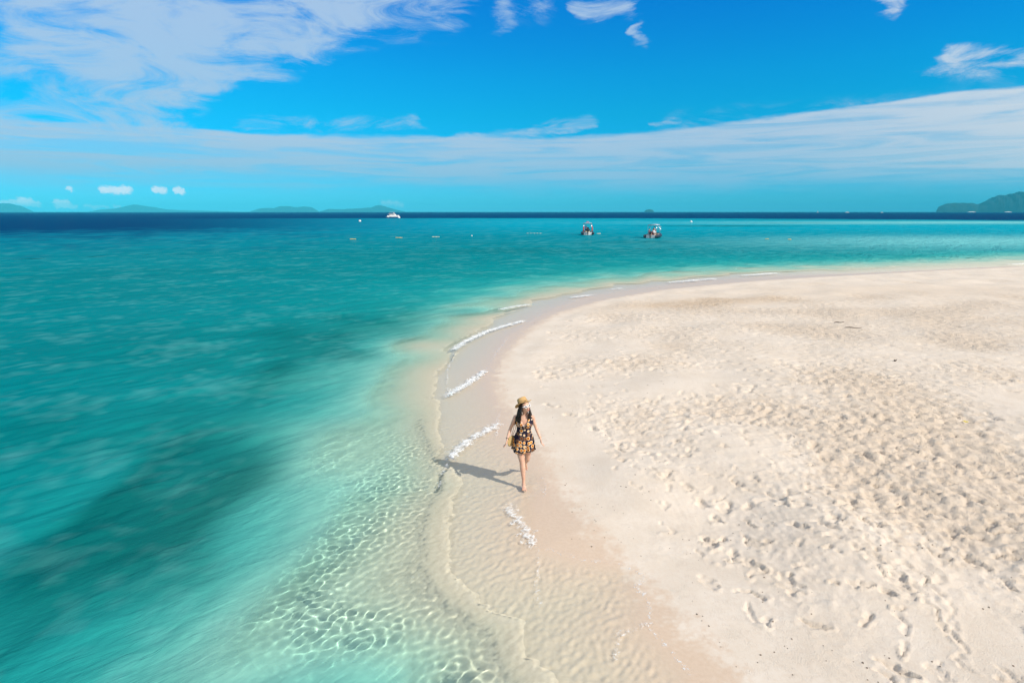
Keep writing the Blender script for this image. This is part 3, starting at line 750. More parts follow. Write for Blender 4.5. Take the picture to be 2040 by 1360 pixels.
def rib_boat(loc, rz, label, poles, roofx=0.0):
    t = empty('inflatable_boat', (*loc, 0), rz)
    tag(t, label, 'boat', 'outboard dinghies anchored off the beach')
    # hull: V bottom, bow at +Y
    b = MB(); R_ = []
    for y, w, zk in ((-2.3, .82, -.22), (-1.2, .86, -.25), (0, .86, -.25), (1.2, .72, -.2), (2.1, .42, -.02), (2.75, .08, .25)):
        R_.append([(-w, y, .30), (-w * .96, y, .05), (0, y, zk), (w * .96, y, .05), (w, y, .30), (w * .5, y, .22), (-w * .5, y, .22)])
    b.rings(R_); b.build('hull', WHITE, t, bevel=0.02)
    MB().box((0, -2.32, .28), (1.62, .10, .58)).build('transom', WHITE, t, False, 0.03)
    MB().box((0, -.3, .27), (1.55, 3.8, .05)).build('deck', CREAM, t, False)
    U = [(-1.05, -2.75, .34), (-1.05, -2.3, .36), (-1.07, -1, .36), (-1.05, .4, .37), (-.92, 1.4, .42), (-.6, 2.3, .5), (0, 2.85, .58), (.6, 2.3, .5), (.92, 1.4, .42), (1.05, .4, .37), (1.07, -1, .36), (1.05, -2.3, .36), (1.05, -2.75, .34)]
    MB().tube(U, [.14, .27, .28, .28, .28, .27, .26, .27, .28, .28, .28, .27, .14], 14, round_ends=True).build('inflatable_tube', NAVY, t)
    # outboard motor
    e = MB().box((0, -2.62, .98), (.36, .5, .46)); e = e.build('motor_cowling', BLACK, t, True, 0.1)
    MB().tube([(0, -2.62, .8), (0, -2.62, -.3)], [.11, .075], 10).box((0, -2.55, -.1), (.05, .34, .06)).build('motor_shaft', BLACK, t)
    MB().box((0, -2.44, .62), (.24, .16, .34)).build('motor_bracket', BLACK, t, True, 0.02)
    # console, wheel, windscreen, seat
    MB().box((0, .15, .72), (.66, .5, .88)).build('console', WHITE, t, True, 0.06)
    MB().box((0, .34, 1.32), (.6, .03, .34), Matrix.Rotation(R(-20), 3, 'X')).build('windscreen', GLASSD, t, False)
    w = MB(); w.tube([(.17 * math.cos(a), -.16, 1.0 + .17 * math.sin(a)) for a in [2 * math.pi * i / 16 for i in range(17)]], .016, 6, (0, 1, 0), caps=False).tube([(-.15, -.16, 1), (.15, -.16, 1)], .01, 6)
    w.build('steering_wheel', BLACK, t)
    MB().box((0, -.9, .58), (.9, .5, .46)).build('seat', CREAM if poles else MAROON, t, True, 0.06)
    MB().box((0, -1.18, 1.0), (.86, .1, .4)).build('seat_back', MAROON if not poles else NAVY, t, True, 0.03)
    # four posts and a flat canopy
    for x in (-.78, .78):
        for y in (-1.3, .75):
            MB().tube([(x * 1.05, y, .36), (x, y, 2.25)], .028, 8).build('canopy_post', STEEL, t)
    MB().tube([(-.78, -1.3, 2.24), (.78, -1.3, 2.24), (.78, .75, 2.24), (-.78, .75, 2.24), (-.78, -1.3, 2.24)], .03, 8, caps=False).build('canopy_frame', STEEL, t)
    R_ = []
    for x, z in ((-.85, 2.28), (-.4, 2.34), (0, 2.36), (.4, 2.34), (.85, 2.28)):
        R_.append([(x, -1.45, z), (x, .95, z), (x, .95, z + .04), (x, -1.45, z + .04)])
    MB().rings(R_).build('canopy', GREYC, t)
    if poles:
        for x in (-.98, .98):
            MB().tube([(x * .92, -2.0, .3), (x * .86, -2.0, 2.1)], .03, 8).build('stern_post', STEEL, t)
            MB().tube([(x * .92, -2.0, .75), (x * .9, -2.0, 1.0), (x * .88, -2.0, 1.5), (x * .87, -2.0, 1.8)], [.06, .12, .11, .05], 10).build('rolled_flag', REDF, t)
        MB().box((-.05, -1.0, 2.56), (.62, .5, .26)).build('roof_bag', pbr('bag_mauve', (.30, .22, .34), .7), t, True, 0.08)
    else:
        MB().tube([(.9, .9, .5), (.95, .95, 1.9)], .018, 6).build('aerial', STEEL, t)
        MB().ell((.95, .95, 1.94), (.07, .07, .07)).build('lamp', BUOYW, t)
        MB().box((.5, 1.1, .5), (.6, .6, .3)).build('bow_locker', CREAM, t, True, 0.05)
    return t

def motor_yacht(loc, rz, label, s=1.0, group=None):
    t = empty('motor_yacht', (*loc, 0), rz); tag(t, label, 'boat', group)
    S = lambda *p: tuple(c * s for c in p)
    for x in (-2.1, 2.1):
        b = MB(); R_ = []
        for y, w, zk, zt in ((-5.6, .6, -.2, 1.1), (-3, .75, -.5, 1.25), (1, .72, -.5, 1.4), (4, .5, -.35, 1.6), (6, .08, .5, 1.75)):
            R_.append([S(x - w, y, zt), S(x - w * .8, y, .3), S(x, y, zk), S(x + w * .8, y, .3), S(x + w, y, zt)])
        b.rings(R_).build('hull', WHITE, t, bevel=0.03)
    MB().box(S(0, -.4, 1.45), S(5.4, 10.0, .34)).build('deck', WHITE, t, False, 0.05)
    R_ = [[S(-w, y, 1.6), S(w, y, 1.6), S(w * .93, y, zt), S(-w * .93, y, zt)] for y, w, zt in ((-3.6, 2.2, 3.1), (1.4, 2.2, 3.2), (2.3, 2.0, 2.7), (3.4, 1.6, 1.75))]
    MB().rings(R_).build('cabin', WHITE, t, False, 0.06)
    for x in (-1, 1):
        for y in (-2.6, -1.0, .6):
            MB().box(S(x * 2.16, y, 2.45), S(.06, 1.25, .62)).build('window', GLASSD, t, False)
    MB().box(S(0, -3.64, 2.3), S(3.2, .06, 1.2)).build('cabin_door', GLASSD, t, False)
    MB().box(S(0, 2.62, 2.36), S(3.1, .06, .5), Matrix.Rotation(R(50), 3, 'X')).build('windscreen', GLASSD, t, False)
    MB().box(S(0, -1.0, 3.3), S(5.0, 7.6, .16)).build('flybridge_deck', WHITE, t, False, 0.04)
    for x in (-2.1, 2.1):
        for y in (-4.2, 1.6):
            MB().tube([S(x, y, 1.6), S(x, y, 3.25)], .06 * s, 8).build('deck_post', STEEL, t)
            MB().tube([S(x * .8, y * .75, 3.35), S(x * .8, y * .75, 4.75)], .05 * s, 8).build('roof_post', STEEL, t)
    MB().box(S(0, .9, 3.75), S(3.6, .9, .75)).build('helm_console', WHITE, t, False, 0.1)
    MB().box(S(0, -.9, 4.8), S(4.2, 5.2, .12)).build('roof', WHITE, t, False, 0.04)
    MB().tube([S(0, -1, 4.8), S(0, -1, 6.3)], [.05 * s, .02 * s], 6).build('mast', STEEL, t)
    return t

def sail_boat(loc, rz, label, s=1.0):
    t = empty('sailing_boat', (*loc, 0), rz); tag(t, label, 'boat')
    R_ = [[(-w * s, y * s, 1.1 * s), (-w * .7 * s, y * s, .2 * s), (0, y * s, -.3 * s), (w * .7 * s, y * s, .2 * s), (w * s, y * s, 1.1 * s)] for y, w in ((-5, 1.1), (-2, 1.7), (2, 1.5), (6, .1))]
    MB().rings(R_).build('hull', WHITE, t)
    MB().box((0, -.5 * s, 1.4 * s), (2.0 * s, 4 * s, .7 * s)).build('cabin', WHITE, t, False, .05)
    MB().tube([(0, .5 * s, 1 * s), (0, .5 * s, 12 * s)], .12 * s, 8).build('mast', STEEL, t)
    V = [(0, .4 * s, 2 * s), (0, .4 * s, 11.5 * s), (0, -4.2 * s, 2.2 * s), (.3 * s, -1.5 * s, 4.5 * s)]
    o = mesh_obj('sail', V, [(0, 3, 1), (3, 2, 1), (0, 2, 3)], BUOYW, t, True); sm = o.modifiers.new('t', 'SOLIDIFY'); sm.thickness = 0.05 * s
    return t

def buoy(px, py, r, label, mat=None, post=0.0):
    x, y = gnd(px, py); t = empty('mooring_buoy', (x, y, 0)); tag(t, label, 'buoy', 'white mooring buoys')
    MB().ell((0, 0, r * .45), (r, r, r * .95), 16, 10).build('float', mat or BUOYW, t)
    MB().tube([(r * .22 * math.cos(a), 0, r * 1.45 + r * .18 * math.sin(a)) for a in [2 * math.pi * i / 10 for i in range(11)]], r * .06, 6, (0, 1, 0), caps=False).build('eye_ring', STEEL, t)
    if post: MB().tube([(0, 0, r), (0, 0, r + post)], .03, 6).build('pole', STEEL, t)
def float_line(px, py, n, w, label, mat, small=0):
    x, y = gnd(px, py); t = empty('float_line', (x, y, 0)); tag(t, label, 'floats', 'float lines marking the swimming area')
    L = 0.78 * w / FPX * math.hypot(y, CAMH); step = L / max(n, 1)
    r_ = random.Random(px)
    for i in range(n):
        cx = (i - (n - 1) / 2) * step; rad = min(step * .42, .26) * r_.uniform(.75, 1.1)
        if small: MB().ell((cx, r_.uniform(-.3, .3), .03), (.09, .09, .08), 10, 6).build('float', mat, t); continue
        MB().tube([(cx - step * .33, r_.uniform(-.05, .05), .06), (cx + step * .33, 0, .06)], [rad * .6, rad * .6], 10, round_ends=True).build('float', mat, t)
    MB().tube([(-L * .5, 0, .02), (0, .03, .03), (L * .5, 0, .02)], .02, 6).build('rope', pbr('rope', (.5, .45, .3), .9) if 'rope' not in bpy.data.materials else bpy.data.materials['rope'], t)

# ----------------------------------------------------------------- people
def rot_to(fwd, up):
    f_ = Vector(fwd).normalized(); u = Vector(up); r = f_.cross(u).normalized(); u = r.cross(f_).normalized()
    return Matrix((r, f_, u)).transposed()        # local x right, y forward, z up (columns)
SKIN = None
def skin_mat():
    m, N = new_mat("skin")
    tc = N.n('ShaderNodeTexCoord').outputs['Object']
    c = N.mix(N.ss(N.noise(tc, 9, 3, 0.5).outputs[0], 0.35, 0.65), (0.57, 0.33, 0.23, 1), (0.66, 0.41, 0.30, 1))
    bs = N.n('ShaderNodeBsdfPrincipled', {'Base Color': c, 'Roughness': 0.45, 'Specular IOR Level': 0.4, 'Subsurface Weight': 0.12, 'Subsurface Radius': (0.02, 0.008, 0.004), 'Subsurface Scale': 0.5})
    N.n('ShaderNodeOutputMaterial', {0: bs}); return m
def dress_mat():
    m, N = new_mat("sunflower_print")
    tc = N.n('ShaderNodeTexCoord').outputs['Object']
    wv = N.vm('ADD', tc, N.vm('SCALE', N.vm('SUBTRACT', N.noise(tc, 14, 2, 0.5).outputs[1], (.5, .5, .5)), scale=0.014))
    wv = N.vm('MULTIPLY', wv, (1, 0.35, 1))
    vo = N.n('ShaderNodeTexVoronoi', {'Vector': wv, 'Scale': 15.0, 'Randomness': 0.5}, feature='F1')
    d = vo.outputs['Distance']
    dv = N.vm('SUBTRACT', wv, N.vm('SCALE', vo.outputs['Position'], scale=1.0))
    sp = N.n('ShaderNodeSeparateXYZ', {0: dv})
    ang = N.m('ARCTAN2', sp.outputs[2], sp.outputs[0])
    pet = N.m('MULTIPLY', N.m('ABSOLUTE', N.m('SINE', N.m('MULTIPLY', ang, 6.0))), 0.06)
    d2 = N.m('ADD', d, pet)
    col = N.ramp(d2, [(0.0, (0.030, 0.012, 0.008)), (0.18, (0.06, 0.018, 0.008)), (0.22, (0.52, 0.14, 0.02)), (0.36, (0.72, 0.29, 0.04)), (0.44, (0.76, 0.52, 0.26)),
                      (0.49, (0.72, 0.62, 0.52)), (0.52, (0.014, 0.012, 0.030)), (1.0, (0.014, 0.011, 0.026))])
    h = N.n('ShaderNodeSeparateColor', {0: vo.outputs['Color']}).outputs[0]
    col = N.mix(N.ss(h, 0.84, 0.87, 0, 0.8), col, (0.05, 0.02, 0.02, 1))
    bs = N.n('ShaderNodeBsdfPrincipled', {'Base Color': col, 'Roughness': 0.8, 'Specular IOR Level': 0.15})
    N.n('ShaderNodeOutputMaterial', {0: bs}); return m
def straw_mat(name, c):
    m, N = new_mat(name)
    tc = N.n('ShaderNodeTexCoord').outputs['Object']
    wv = N.n('ShaderNodeTexWave', {'Vector': tc, 'Scale': 60.0, 'Distortion': 2.0, 'Detail': 2.0}, bands_direction='Z').outputs['Fac']
    col = N.mix(wv, (*[x * .8 for x in c], 1), (*c, 1))
    bs = N.n('ShaderNodeBsdfPrincipled', {'Base Color': col, 'Roughness': 0.75, 'Specular IOR Level': 0.25,
             'Normal': N.n('ShaderNodeBump', {'Strength': 0.5, 'Distance': 0.004, 'Height': wv})})
    N.n('ShaderNodeOutputMaterial', {0: bs}); return m

def hand(b, wrist, elbow, side, curl=0.35, facing=(0, -1, 0)):
    """palm, four fingers and a thumb hanging from the wrist"""
    W = Vector(wrist); d = (W - Vector(elbow)).normalized()
    d = (d + Vector((0, 0, -0.8))).normalized()
    thumb_dir = Vector(facing) - d * Vector(facing).dot(d); thumb_dir.normalize()   # towards the camera: thumb side
    n = d.cross(thumb_dir).normalized() * side                                       # back of the hand
    palm_end = W + d * 0.085
    b.tube([W - d * .01, W + d * .03, W + d * .065, palm_end], [.021, .030, .034, .030], 12, ref=n, flat=0.42)
    for i, (o, L) in enumerate(((.026, .066), (.009, .074), (-.009, .070), (-.025, .054))):
        p = W + d * .07 + thumb_dir * o; dirn = (d + thumb_dir * o * 3).normalized(); pts = [p]; r = [.0095]
        for k in range(3):
            dirn = (dirn - n * (curl * (.5 + .35 * k) + .06 * i)).normalized(); p = p + dirn * L * (.45, .32, .27)[k] * 1.15; pts.append(p); r.append((.0088, .0080, .0070)[k])
        b.tube(pts, r, 8, ref=n, round_ends=True)
    p = W + d * .022 + thumb_dir * .022; dirn = (d * .75 + thumb_dir * .7 - n * .25).normalized(); pts = [p - dirn * .015, p]
    for k in range(2): dirn = (dirn + d * .35).normalized(); p = p + dirn * .031; pts.append(p)
    b.tube(pts, [.012, .0125, .0105, .0085], 8, ref=n, round_ends=True)

def foot(b, ankle, toe_dir, up, heel_drop=0.065):
    A = Vector(ankle); t = Vector(toe_dir).normalized(); u = Vector(up).normalized(); s_ = t.cross(u).normalized()
    base = A - u * heel_drop
    secs = [(-.050, .018, .020, .030), (-.035, .030, .045, .036), (0, .034, .060, .040), (.05, .034, .045, .036), (.10, .040, .026, .024), (.14, .043, .017, .017), (.165, .038, .010, .011)]
    R_ = []
    for y, w, h, c in secs:
        R_.append([base + t * y + s_ * (w * math.cos(a)) + u * (c * .8 + h * .8 * math.sin(a) if math.sin(a) > 0 else c * .8 + c * .8 * math.sin(a)) for a in [2 * math.pi * k / 14 for k in range(14)]])
    b.rings(R_)
    for i in range(5):
        o = -.031 + .0155 * i; L = (.052, .045, .040, .034, .028)[i]; r = (.0115, .0085, .008, .0078, .0078)[i]
        p = base + t * (.145 - .006 * i) + s_ * o + u * .012
        b.tube([p, p + t * L * .55 + u * .002, p + t * L * .8 - u * .004], [r, r * 1.0, r * .8], 8, round_ends=True)

def build_woman():
    global SKIN
    fx, fy = gnd(1043, 972)
    t = empty('person', (fx, fy + 0.02, 0.012)); t.scale = (.965,) * 3; tag(t, 'woman in sunflower print dress, straw hat and white sunglasses walking barefoot at the water edge', 'person')
    SKIN = skin_mat()
    b = MB()
    # trunk: elliptical sections (z, cx, cy, rx, ry)
    T = [(.74, .005, .205, .150, .095), (.79, .005, .20, .168, .115), (.85, .005, .20, .163, .118), (.92, .005, .195, .140, .100), (.99, .006, .19, .120, .085), (1.06, .008, .185, .124, .090),
         (1.13, .008, .178, .142, .108), (1.17, .008, .178, .146, .108), (1.22, .006, .180, .148, .090), (1.26, .004, .182, .140, .066), (1.285, .004, .183, .095, .052), (1.305, .006, .180, .056, .048)]
    b.rings([[(cx + rx * math.cos(a), cy_ + ry * math.sin(a), z) for a in [2 * math.pi * k / 28 for k in range(28)]] for z, cx, cy_, rx, ry in T])
    for x in (-.062, .078): b.ell((x, .092, 1.145), (.058, .045, .055))                       # bust
    b.tube([(.004, .182, 1.27), (.010, .172, 1.33), (.016, .16, 1.375)], [.052, .044, .043], 16)  # neck
    # head
    F_ = Vector((.48, -.84, .26)).normalized(); HM = rot_to(F_, (-.20, .10, 1.0)); hc = Vector((.022, .135, 1.455))
    n_, m_ = 32, 24; R_ = []
    for i in range(m_ + 1):
        ph = math.pi * (i + .05) / (m_ + .1); zz = -math.cos(ph); q = math.sin(ph); ring = []
        for k in range(n_):
            a = 2 * math.pi * k / n_; x = q * math.cos(a); y = q * math.sin(a)
            jaw = max(0, -zz)                                             # narrower towards the chin
            sx_ = .074 * (1 - .36 * jaw ** 1.4); sy_ = .094 * (1 - .18 * jaw)
            X_, Y_, Z_ = x * sx_, y * sy_, zz * (.112 if zz > 0 else .108)
            if y > 0:
                Y_ += .010 * jaw * (1 - abs(x)) * y
                fr = max(0, y) ** 2
                g_ = lambda cx, cz, sxx, szz: math.exp(-((X_ - cx) / sxx) ** 2 - ((Z_ - cz) / szz) ** 2) * fr
                Y_ += .022 * g_(0, -.030, .010, .014) + .012 * g_(0, -.010, .008, .022) + .007 * g_(0, -.062, .020, .009) + .008 * g_(0, -.092, .018, .012)
                Y_ -= .009 * (g_(-.030, .002, .017, .012) + g_(.030, .002, .017, .012)) - .004 * g_(0, .022, .04, .01)
            ring.append(hc + HM @ Vector((X_, Y_, Z_)))
        R_.append(ring)
    b.rings(R_)
    for sx_ in (-1, 1): b.ell(hc + HM @ Vector((sx_ * .074, -.008, -.012)), (.010, .018, .030), 10, 8, HM)   # ears
    b.tube([hc + HM @ Vector((0, -.02, -.06)), (.010, .172, 1.33)], [.050, .046], 14)
    # arms
    arms = {-1: ((-.142, .182, 1.245), (-.232, .205, 1.02), (-.290, .095, .868)), 1: ((.150, .182, 1.245), (.222, .205, 1.03), (.292, .090, .885))}
    for sd_, (S_, E_, W_) in arms.items():
        S_, E_, W_ = map(Vector, (S_, E_, W_))
        b.tube([S_ + Vector((-sd_ * .03, 0, .01)), S_, S_.lerp(E_, .3), S_.lerp(E_, .7), E_, E_.lerp(W_, .25), E_.lerp(W_, .7), W_], [.036, .041, .037, .031, .028, .030, .024, .019], 14, round_ends=True)
        hand(b, W_, E_, sd_)
    # legs: the near one straight, the far one swinging behind it
    L1 = [(-.072, .198, .80), (-.070, .185, .74), (-.055, .14, .60), (-.030, .085, .475), (-.022, .070, .43), (-.016, .062, .35), (-.008, .045, .25), (0, .022, .13), (0, .015, .075)]
    b.tube(L1, [.082, .084, .070, .052, .049, .050, .042, .029, .029], 18, ref=(0, 1, 0))
    L2 = [(.078, .205, .80), (.080, .215, .74), (.082, .235, .60), (.076, .255, .475), (.074, .265, .435), (.068, .33, .375), (.060, .42, .31), (.050, .52, .235), (.048, .56, .205)]
    b.tube(L2, [.082, .084, .070, .052, .049, .050, .042, .029, .029], 18, ref=(0, 1, 0))
    foot(b, (0, .012, .072), (.06, -1, -.02), (0, 0, 1))
    foot(b, (.048, .575, .195), (0, .12, -1), (0, -1, -.12), 0.05)
    o = b.build('body', SKIN, t)
    rm = o.modifiers.new('r', 'REMESH'); rm.mode = 'VOXEL'; rm.voxel_size = 0.0052; rm.use_smooth_shade = True
    sm = o.modifiers.new('s', 'SMOOTH'); sm.factor = 0.5; sm.iterations = 4
    baked(o)
    # lips, brows
    lp = MB()
    for zz, r_ in ((-.0575, .0034), (-.0645, .0040)):
        pts = [hc + HM @ Vector((x, .094 - 9.0 * x * x - (0.0), zz + (0 if abs(x) < .012 else 0.001))) for x in (-.021, -.012, -.004, .004, .012, .021)]
        lp.tube(pts, [r_ * .4, r_, r_ * 1.1, r_ * 1.1, r_, r_ * .4], 8)
    lp.build('lips', pbr('lips', (.48, .14, .11), .5), t)
    # sunglasses
    g = MB(); ln = MB()
    for sx_ in (-1, 1):
        c = Vector((sx_ * .034, .093, .008)); pts = []
        for k in range(17):
            a = 2 * math.pi * k / 16; pts.append(hc + HM @ (c + Vector((.027 * math.cos(a) + sx_ * .004 * math.sin(a), -.006 * sx_ * math.cos(a), .019 * math.sin(a) + .004 * sx_ * math.cos(a)))))
        g.tube(pts, .0058, 8, F_, caps=False)
        cc = hc + HM @ c; ln.add([cc] + pts[:16], [(0, 1 + (k + 1) % 16, 1 + k) for k in range(16)])
        g.tube([hc + HM @ Vector((sx_ * .060, .086, .014)), hc + HM @ Vector((sx_ * .078, .06, .012)), hc + HM @ Vector((sx_ * .080, -.01, .004))], [.008, .0065, .004], 6)
    g.tube([hc + HM @ Vector((-.010, .100, .010)), hc + HM @ Vector((.010, .100, .010))], .005, 6)
    g = g.build('sunglasses', pbr('white_plastic', (.82, .82, .84), .3, var=.03), t)
    lo = ln.build('lens', pbr('lens_dark', (.02, .015, .015), .1, .7), g); so = lo.modifiers.new('t', 'SOLIDIFY'); so.thickness = .003
    # hair: a cap over the skull and long wavy locks in front of both shoulders
    h = MB(); rr_ = random.Random(3)
    R_ = []
    for i in range(13):
        ph = math.pi * (.02 + .62 * i / 12); ring = []
        for k in range(28):
            a = 2 * math.pi * k / 28; y = math.sin(a)
            f__ = ph if y < .35 else min(ph, math.pi * (.36 - .12 * (y - .35)))
            ring.append(hc + HM @ Vector((.082 * math.sin(f__) * math.cos(a), -.008 + .100 * math.sin(f__) * y, .117 * math.cos(f__))))
        R_.append(ring)
    h.rings(R_, True, False)
    def lock(p, q, r, side, n=9, wav=.010):
        P_, Q_ = Vector(p), Vector(q); pts = []; ra = []
        ph = rr_.uniform(0, 6.28)
        for i in range(n):
            u = i / (n - 1); c = P_.lerp(Q_, u)
            bow = math.sin(u * math.pi)
            c += Vector((side * .012 * bow + wav * u * math.sin(ph + u * 9), -.030 * bow * (1 if P_.y < .2 else 0) + wav * u * math.cos(ph * 1.7 + u * 8), 0))
            pts.append(c); ra.append(r * (1 - .65 * u ** 2.2))
        h.tube(pts, ra, 8, round_ends=True)
    root = lambda x, y, z: hc + HM @ Vector((x, y, z))
    for i in range(58):      # her right side (left in the picture): longest
        u = i / 57
        lock(root(.078 - .01 * rr_.random(), .040 - .11 * u, .0 + .03 * rr_.random()), (-.062 - .080 * u + rr_.uniform(-.012, .012), .060 + .10 * u + rr_.uniform(-.01, .01), 1.085 + .12 * rr_.random() + .02 * u), rr_.uniform(.007, .012), -1, 10, .012)
    for i in range(40):      # her left side
        u = i / 39
        lock(root(-.074, .02 - .09 * u, -.01 + .02 * rr_.random()), (.080 + .075 * u + rr_.uniform(-.012, .012), .085 + .11 * u, 1.19 + .09 * rr_.random()), rr_.uniform(.007, .012), 1, 10, .012)
    for i in range(30):      # down the back
        u = i / 29
        lock(root(.06 - .12 * u, -.075, -.02), (-.11 + .22 * u, .285 + .02 * rr_.random(), 1.06 + .08 * rr_.random()), rr_.uniform(.011, .016), 0)
    h.build('hair', pbr('dark_hair', (.020, .011, .008), .42, .4, var=.5, scale=30, bump=.6, bscale=160), t)
    # straw hat
    hb = MB(); HU = rot_to((.30, -.9, .62), (-.46, .56, .80)); c0 = hc + HU @ Vector((0, -.016, .071))
    prof = [(.001, .098), (.060, .098), (.076, .092), (.082, .075), (.090, .010), (.094, .0), (.116, -.003), (.142, -.006), (.160, -.010), (.162, -.014), (.138, -.011), (.116, -.008), (.088, -.006), (.080, .07), (.001, .09)]
    R_ = []
    for r_, z_ in prof:
        ring = []
        for k in range(40):
            a = 2 * math.pi * k / 40; wv = .014 * math.sin(2 * a + .8) + .006 * math.sin(3 * a) if r_ > .1 else 0
            wv *= (r_ - .09) / .08 if r_ > .1 else 0
            ring.append(c0 + HU @ Vector((r_ * math.cos(a), r_ * math.sin(a) * .98, z_ + wv)))
        R_.append(ring)
    hb.rings(R_, False, False)
    hat = hb.build('straw_hat', straw_mat('straw', (.62, .40, .17)), t)
    bd = MB(); R_ = [[c0 + HU @ Vector(((r_) * math.cos(a), r_ * .98 * math.sin(a), z_)) for a in [2 * math.pi * k / 40 for k in range(40)]] for r_, z_ in ((.0935, .008), (.0905, .030), (.0895, .030), (.0925, .008))]
    bd.rings(R_ + [R_[0]], False, False); bd.build('hat_band', straw_mat('straw_band', (.50, .31, .13)), hat)
    # dress: flared skirt and bodice, two front panels tied at the neck
    DR = dress_mat(); d = MB(); R_ = []; NS = 96
    prof = [(1.085, .130, .100, 0), (1.04, .128, .098, 0), (1.0, .127, .094, .001), (.97, .133, .098, .003), (.92, .150, .112, .005), (.86, .170, .130, .008), (.80, .182, .142, .011), (.74, .190, .150, .015), (.69, .196, .156, .018), (.645, .202, .160, .021), (.640, .199, .157, .021), (.66, .190, .150, .018), (.76, .180, .14, .012), (.84, .165, .122, .006)]
    for z, rx, ry, pl in prof:
        ring = []
        for k in range(NS):
            a = 2 * math.pi * k / NS
            w = pl * (math.sin(11 * a + .6) * .6 + math.sin(17 * a + 2) * .35 + .5 * math.sin(5 * a))
            zz = z - (.018 * math.sin(2 * a + .5) + .010 * math.sin(7 * a)) * (1.09 - z) / .45 - (.02 if z < .7 else 0) * max(0, -math.sin(a))
            ring.append((.005 + (rx + w) * math.cos(a), .193 - .012 * (z < .8) + (ry + w) * math.sin(a), zz))
        R_.append(ring)
    d.rings(R_, False, False)
    dress = d.build('dress', DR, t)
    # bodice wraps the torso from side to side, open in a V at the front
    bo = MB(); rows = 12; colsn = 22
    def torso(z):
        zs = [q[0] for q in T]; return [float(np.interp(z, zs, [q[i] for q in T])) for i in (1, 2, 3, 4)]
    for sd_ in (-1, 1):
        R_ = []
        for i in range(rows):
            u = i / (rows - 1); z = 1.075 + .195 * u
            cx, cy_, rx, ry = torso(z)
            a_in = R(-90) + sd_ * R(1 + 33 * u ** .9); a_out = R(-90) + sd_ * R(92 - 34 * u ** 1.2)
            ring = []
            for k in range(colsn):
                a = a_in + (a_out - a_in) * k / (colsn - 1)
                x = cx + (rx + .009) * math.cos(a); y = cy_ + (ry + .012) * math.sin(a)
                for bx in (-.062, .078): y -= .040 * math.exp(-((x - bx) / .055) ** 2 - ((z - 1.145) / .05) ** 2)
                ring.append((x, y, z))
            R_.append(ring)
        R_.append([(cx + sd_ * (.075 + .02 * k / (colsn - 1)), .165 + .02 * k / colsn, 1.292) for k in range(colsn)])
        R_.append([(cx + sd_ * (.072 + .022 * k / (colsn - 1)), .21 + .015 * k / colsn, 1.288) for k in range(colsn)])
        bo.rings(R_, False, False, closed=False)
    R_ = []
    for i in range(10):
        u = i / 9; z = 1.075 + .17 * u; cx, cy_, rx, ry = torso(z)
        R_.append([(cx + (rx + .008) * math.cos(a), cy_ + (ry + .008) * math.sin(a), z) for a in [R(0) + R(180) * k / 24 for k in range(25)]])
    bo.rings(R_, False, False, closed=False)
    bo = bo.build('bodice', DR, dress); so = bo.modifiers.new('t', 'SOLIDIFY'); so.thickness = .006; so.offset = 1
    MB().tube([(-.03, .078, 1.145), (-.01, .070, 1.125), (.006, .068, 1.112), (.02, .070, 1.13), (.04, .078, 1.15)], [.004, .009, .012, .009, .004], 8, ref=(0, 1, 0), flat=.4).build('lace_trim', pbr('lace', (.75, .72, .68), .8), dress)
    # bracelets and a thin necklace
    for nm, (W_, E_) in (('bracelet', (arms[1][2], arms[1][1])), ('bracelet', (arms[-1][2], arms[-1][1]))):
        W_ = Vector(W_); dd_ = (W_ - Vector(E_)).normalized(); u = dd_.cross(Vector((0, 1, 0))).normalized(); v = dd_.cross(u)
        W_ = W_ - dd_ * .012
        MB().tube([W_ + (u * math.cos(a) + v * math.sin(a)) * .0245 for a in [2 * math.pi * i / 16 for i in range(17)]], .0042, 6, dd_, caps=False).build(nm, pbr('bead', (.60, .42, .25) if W_.x > 0 else (.08, .05, .04), .5), t)
    ee = hc + HM @ Vector((.083, .012, -.05))
    MB().tube([ee, ee + Vector((-.002, -.004, -.03)), ee + Vector((.004, -.006, -.062))], [.003, .006, .008], 6).build('earring', pbr('earring', (.75, .68, .62), .4), t)
    # straw bag hanging from her shoulder behind the arm
    bt = empty('shoulder_bag', (fx - .207, fy + .21, .775)); bt.scale = (.965,) * 3; tag(bt, 'small round straw bag hanging at the hip of the woman in the sunflower dress', 'bag', None)
    bm = MB(); R_ = []
    for y, r_ in ((-.042, .02), (-.040, .075), (-.030, .092), (0, .097), (.030, .092), (.040, .075), (.042, .02)):
        R_.append([(y * .9 + r_ * .45 * math.cos(a) * 1.0, y + r_ * .55 * math.cos(a), r_ * math.sin(a)) for a in [2 * math.pi * k / 28 for k in range(28)]])
    bm.rings(R_); bm.build('bag_body', straw_mat('straw_bag', (.60, .44, .20)), bt)
    MB().tube([(0, .0, .09), (.03, .0, .20), (.06, -.02, .34), (.085, -.03, .462), (.10, -.01, .478), (.105, .04, .45), (.07, .05, .2), (.02, .03, .09)], .0045, 6).build('strap', pbr('leather', (.35, .20, .10), .6), bt)
    return t

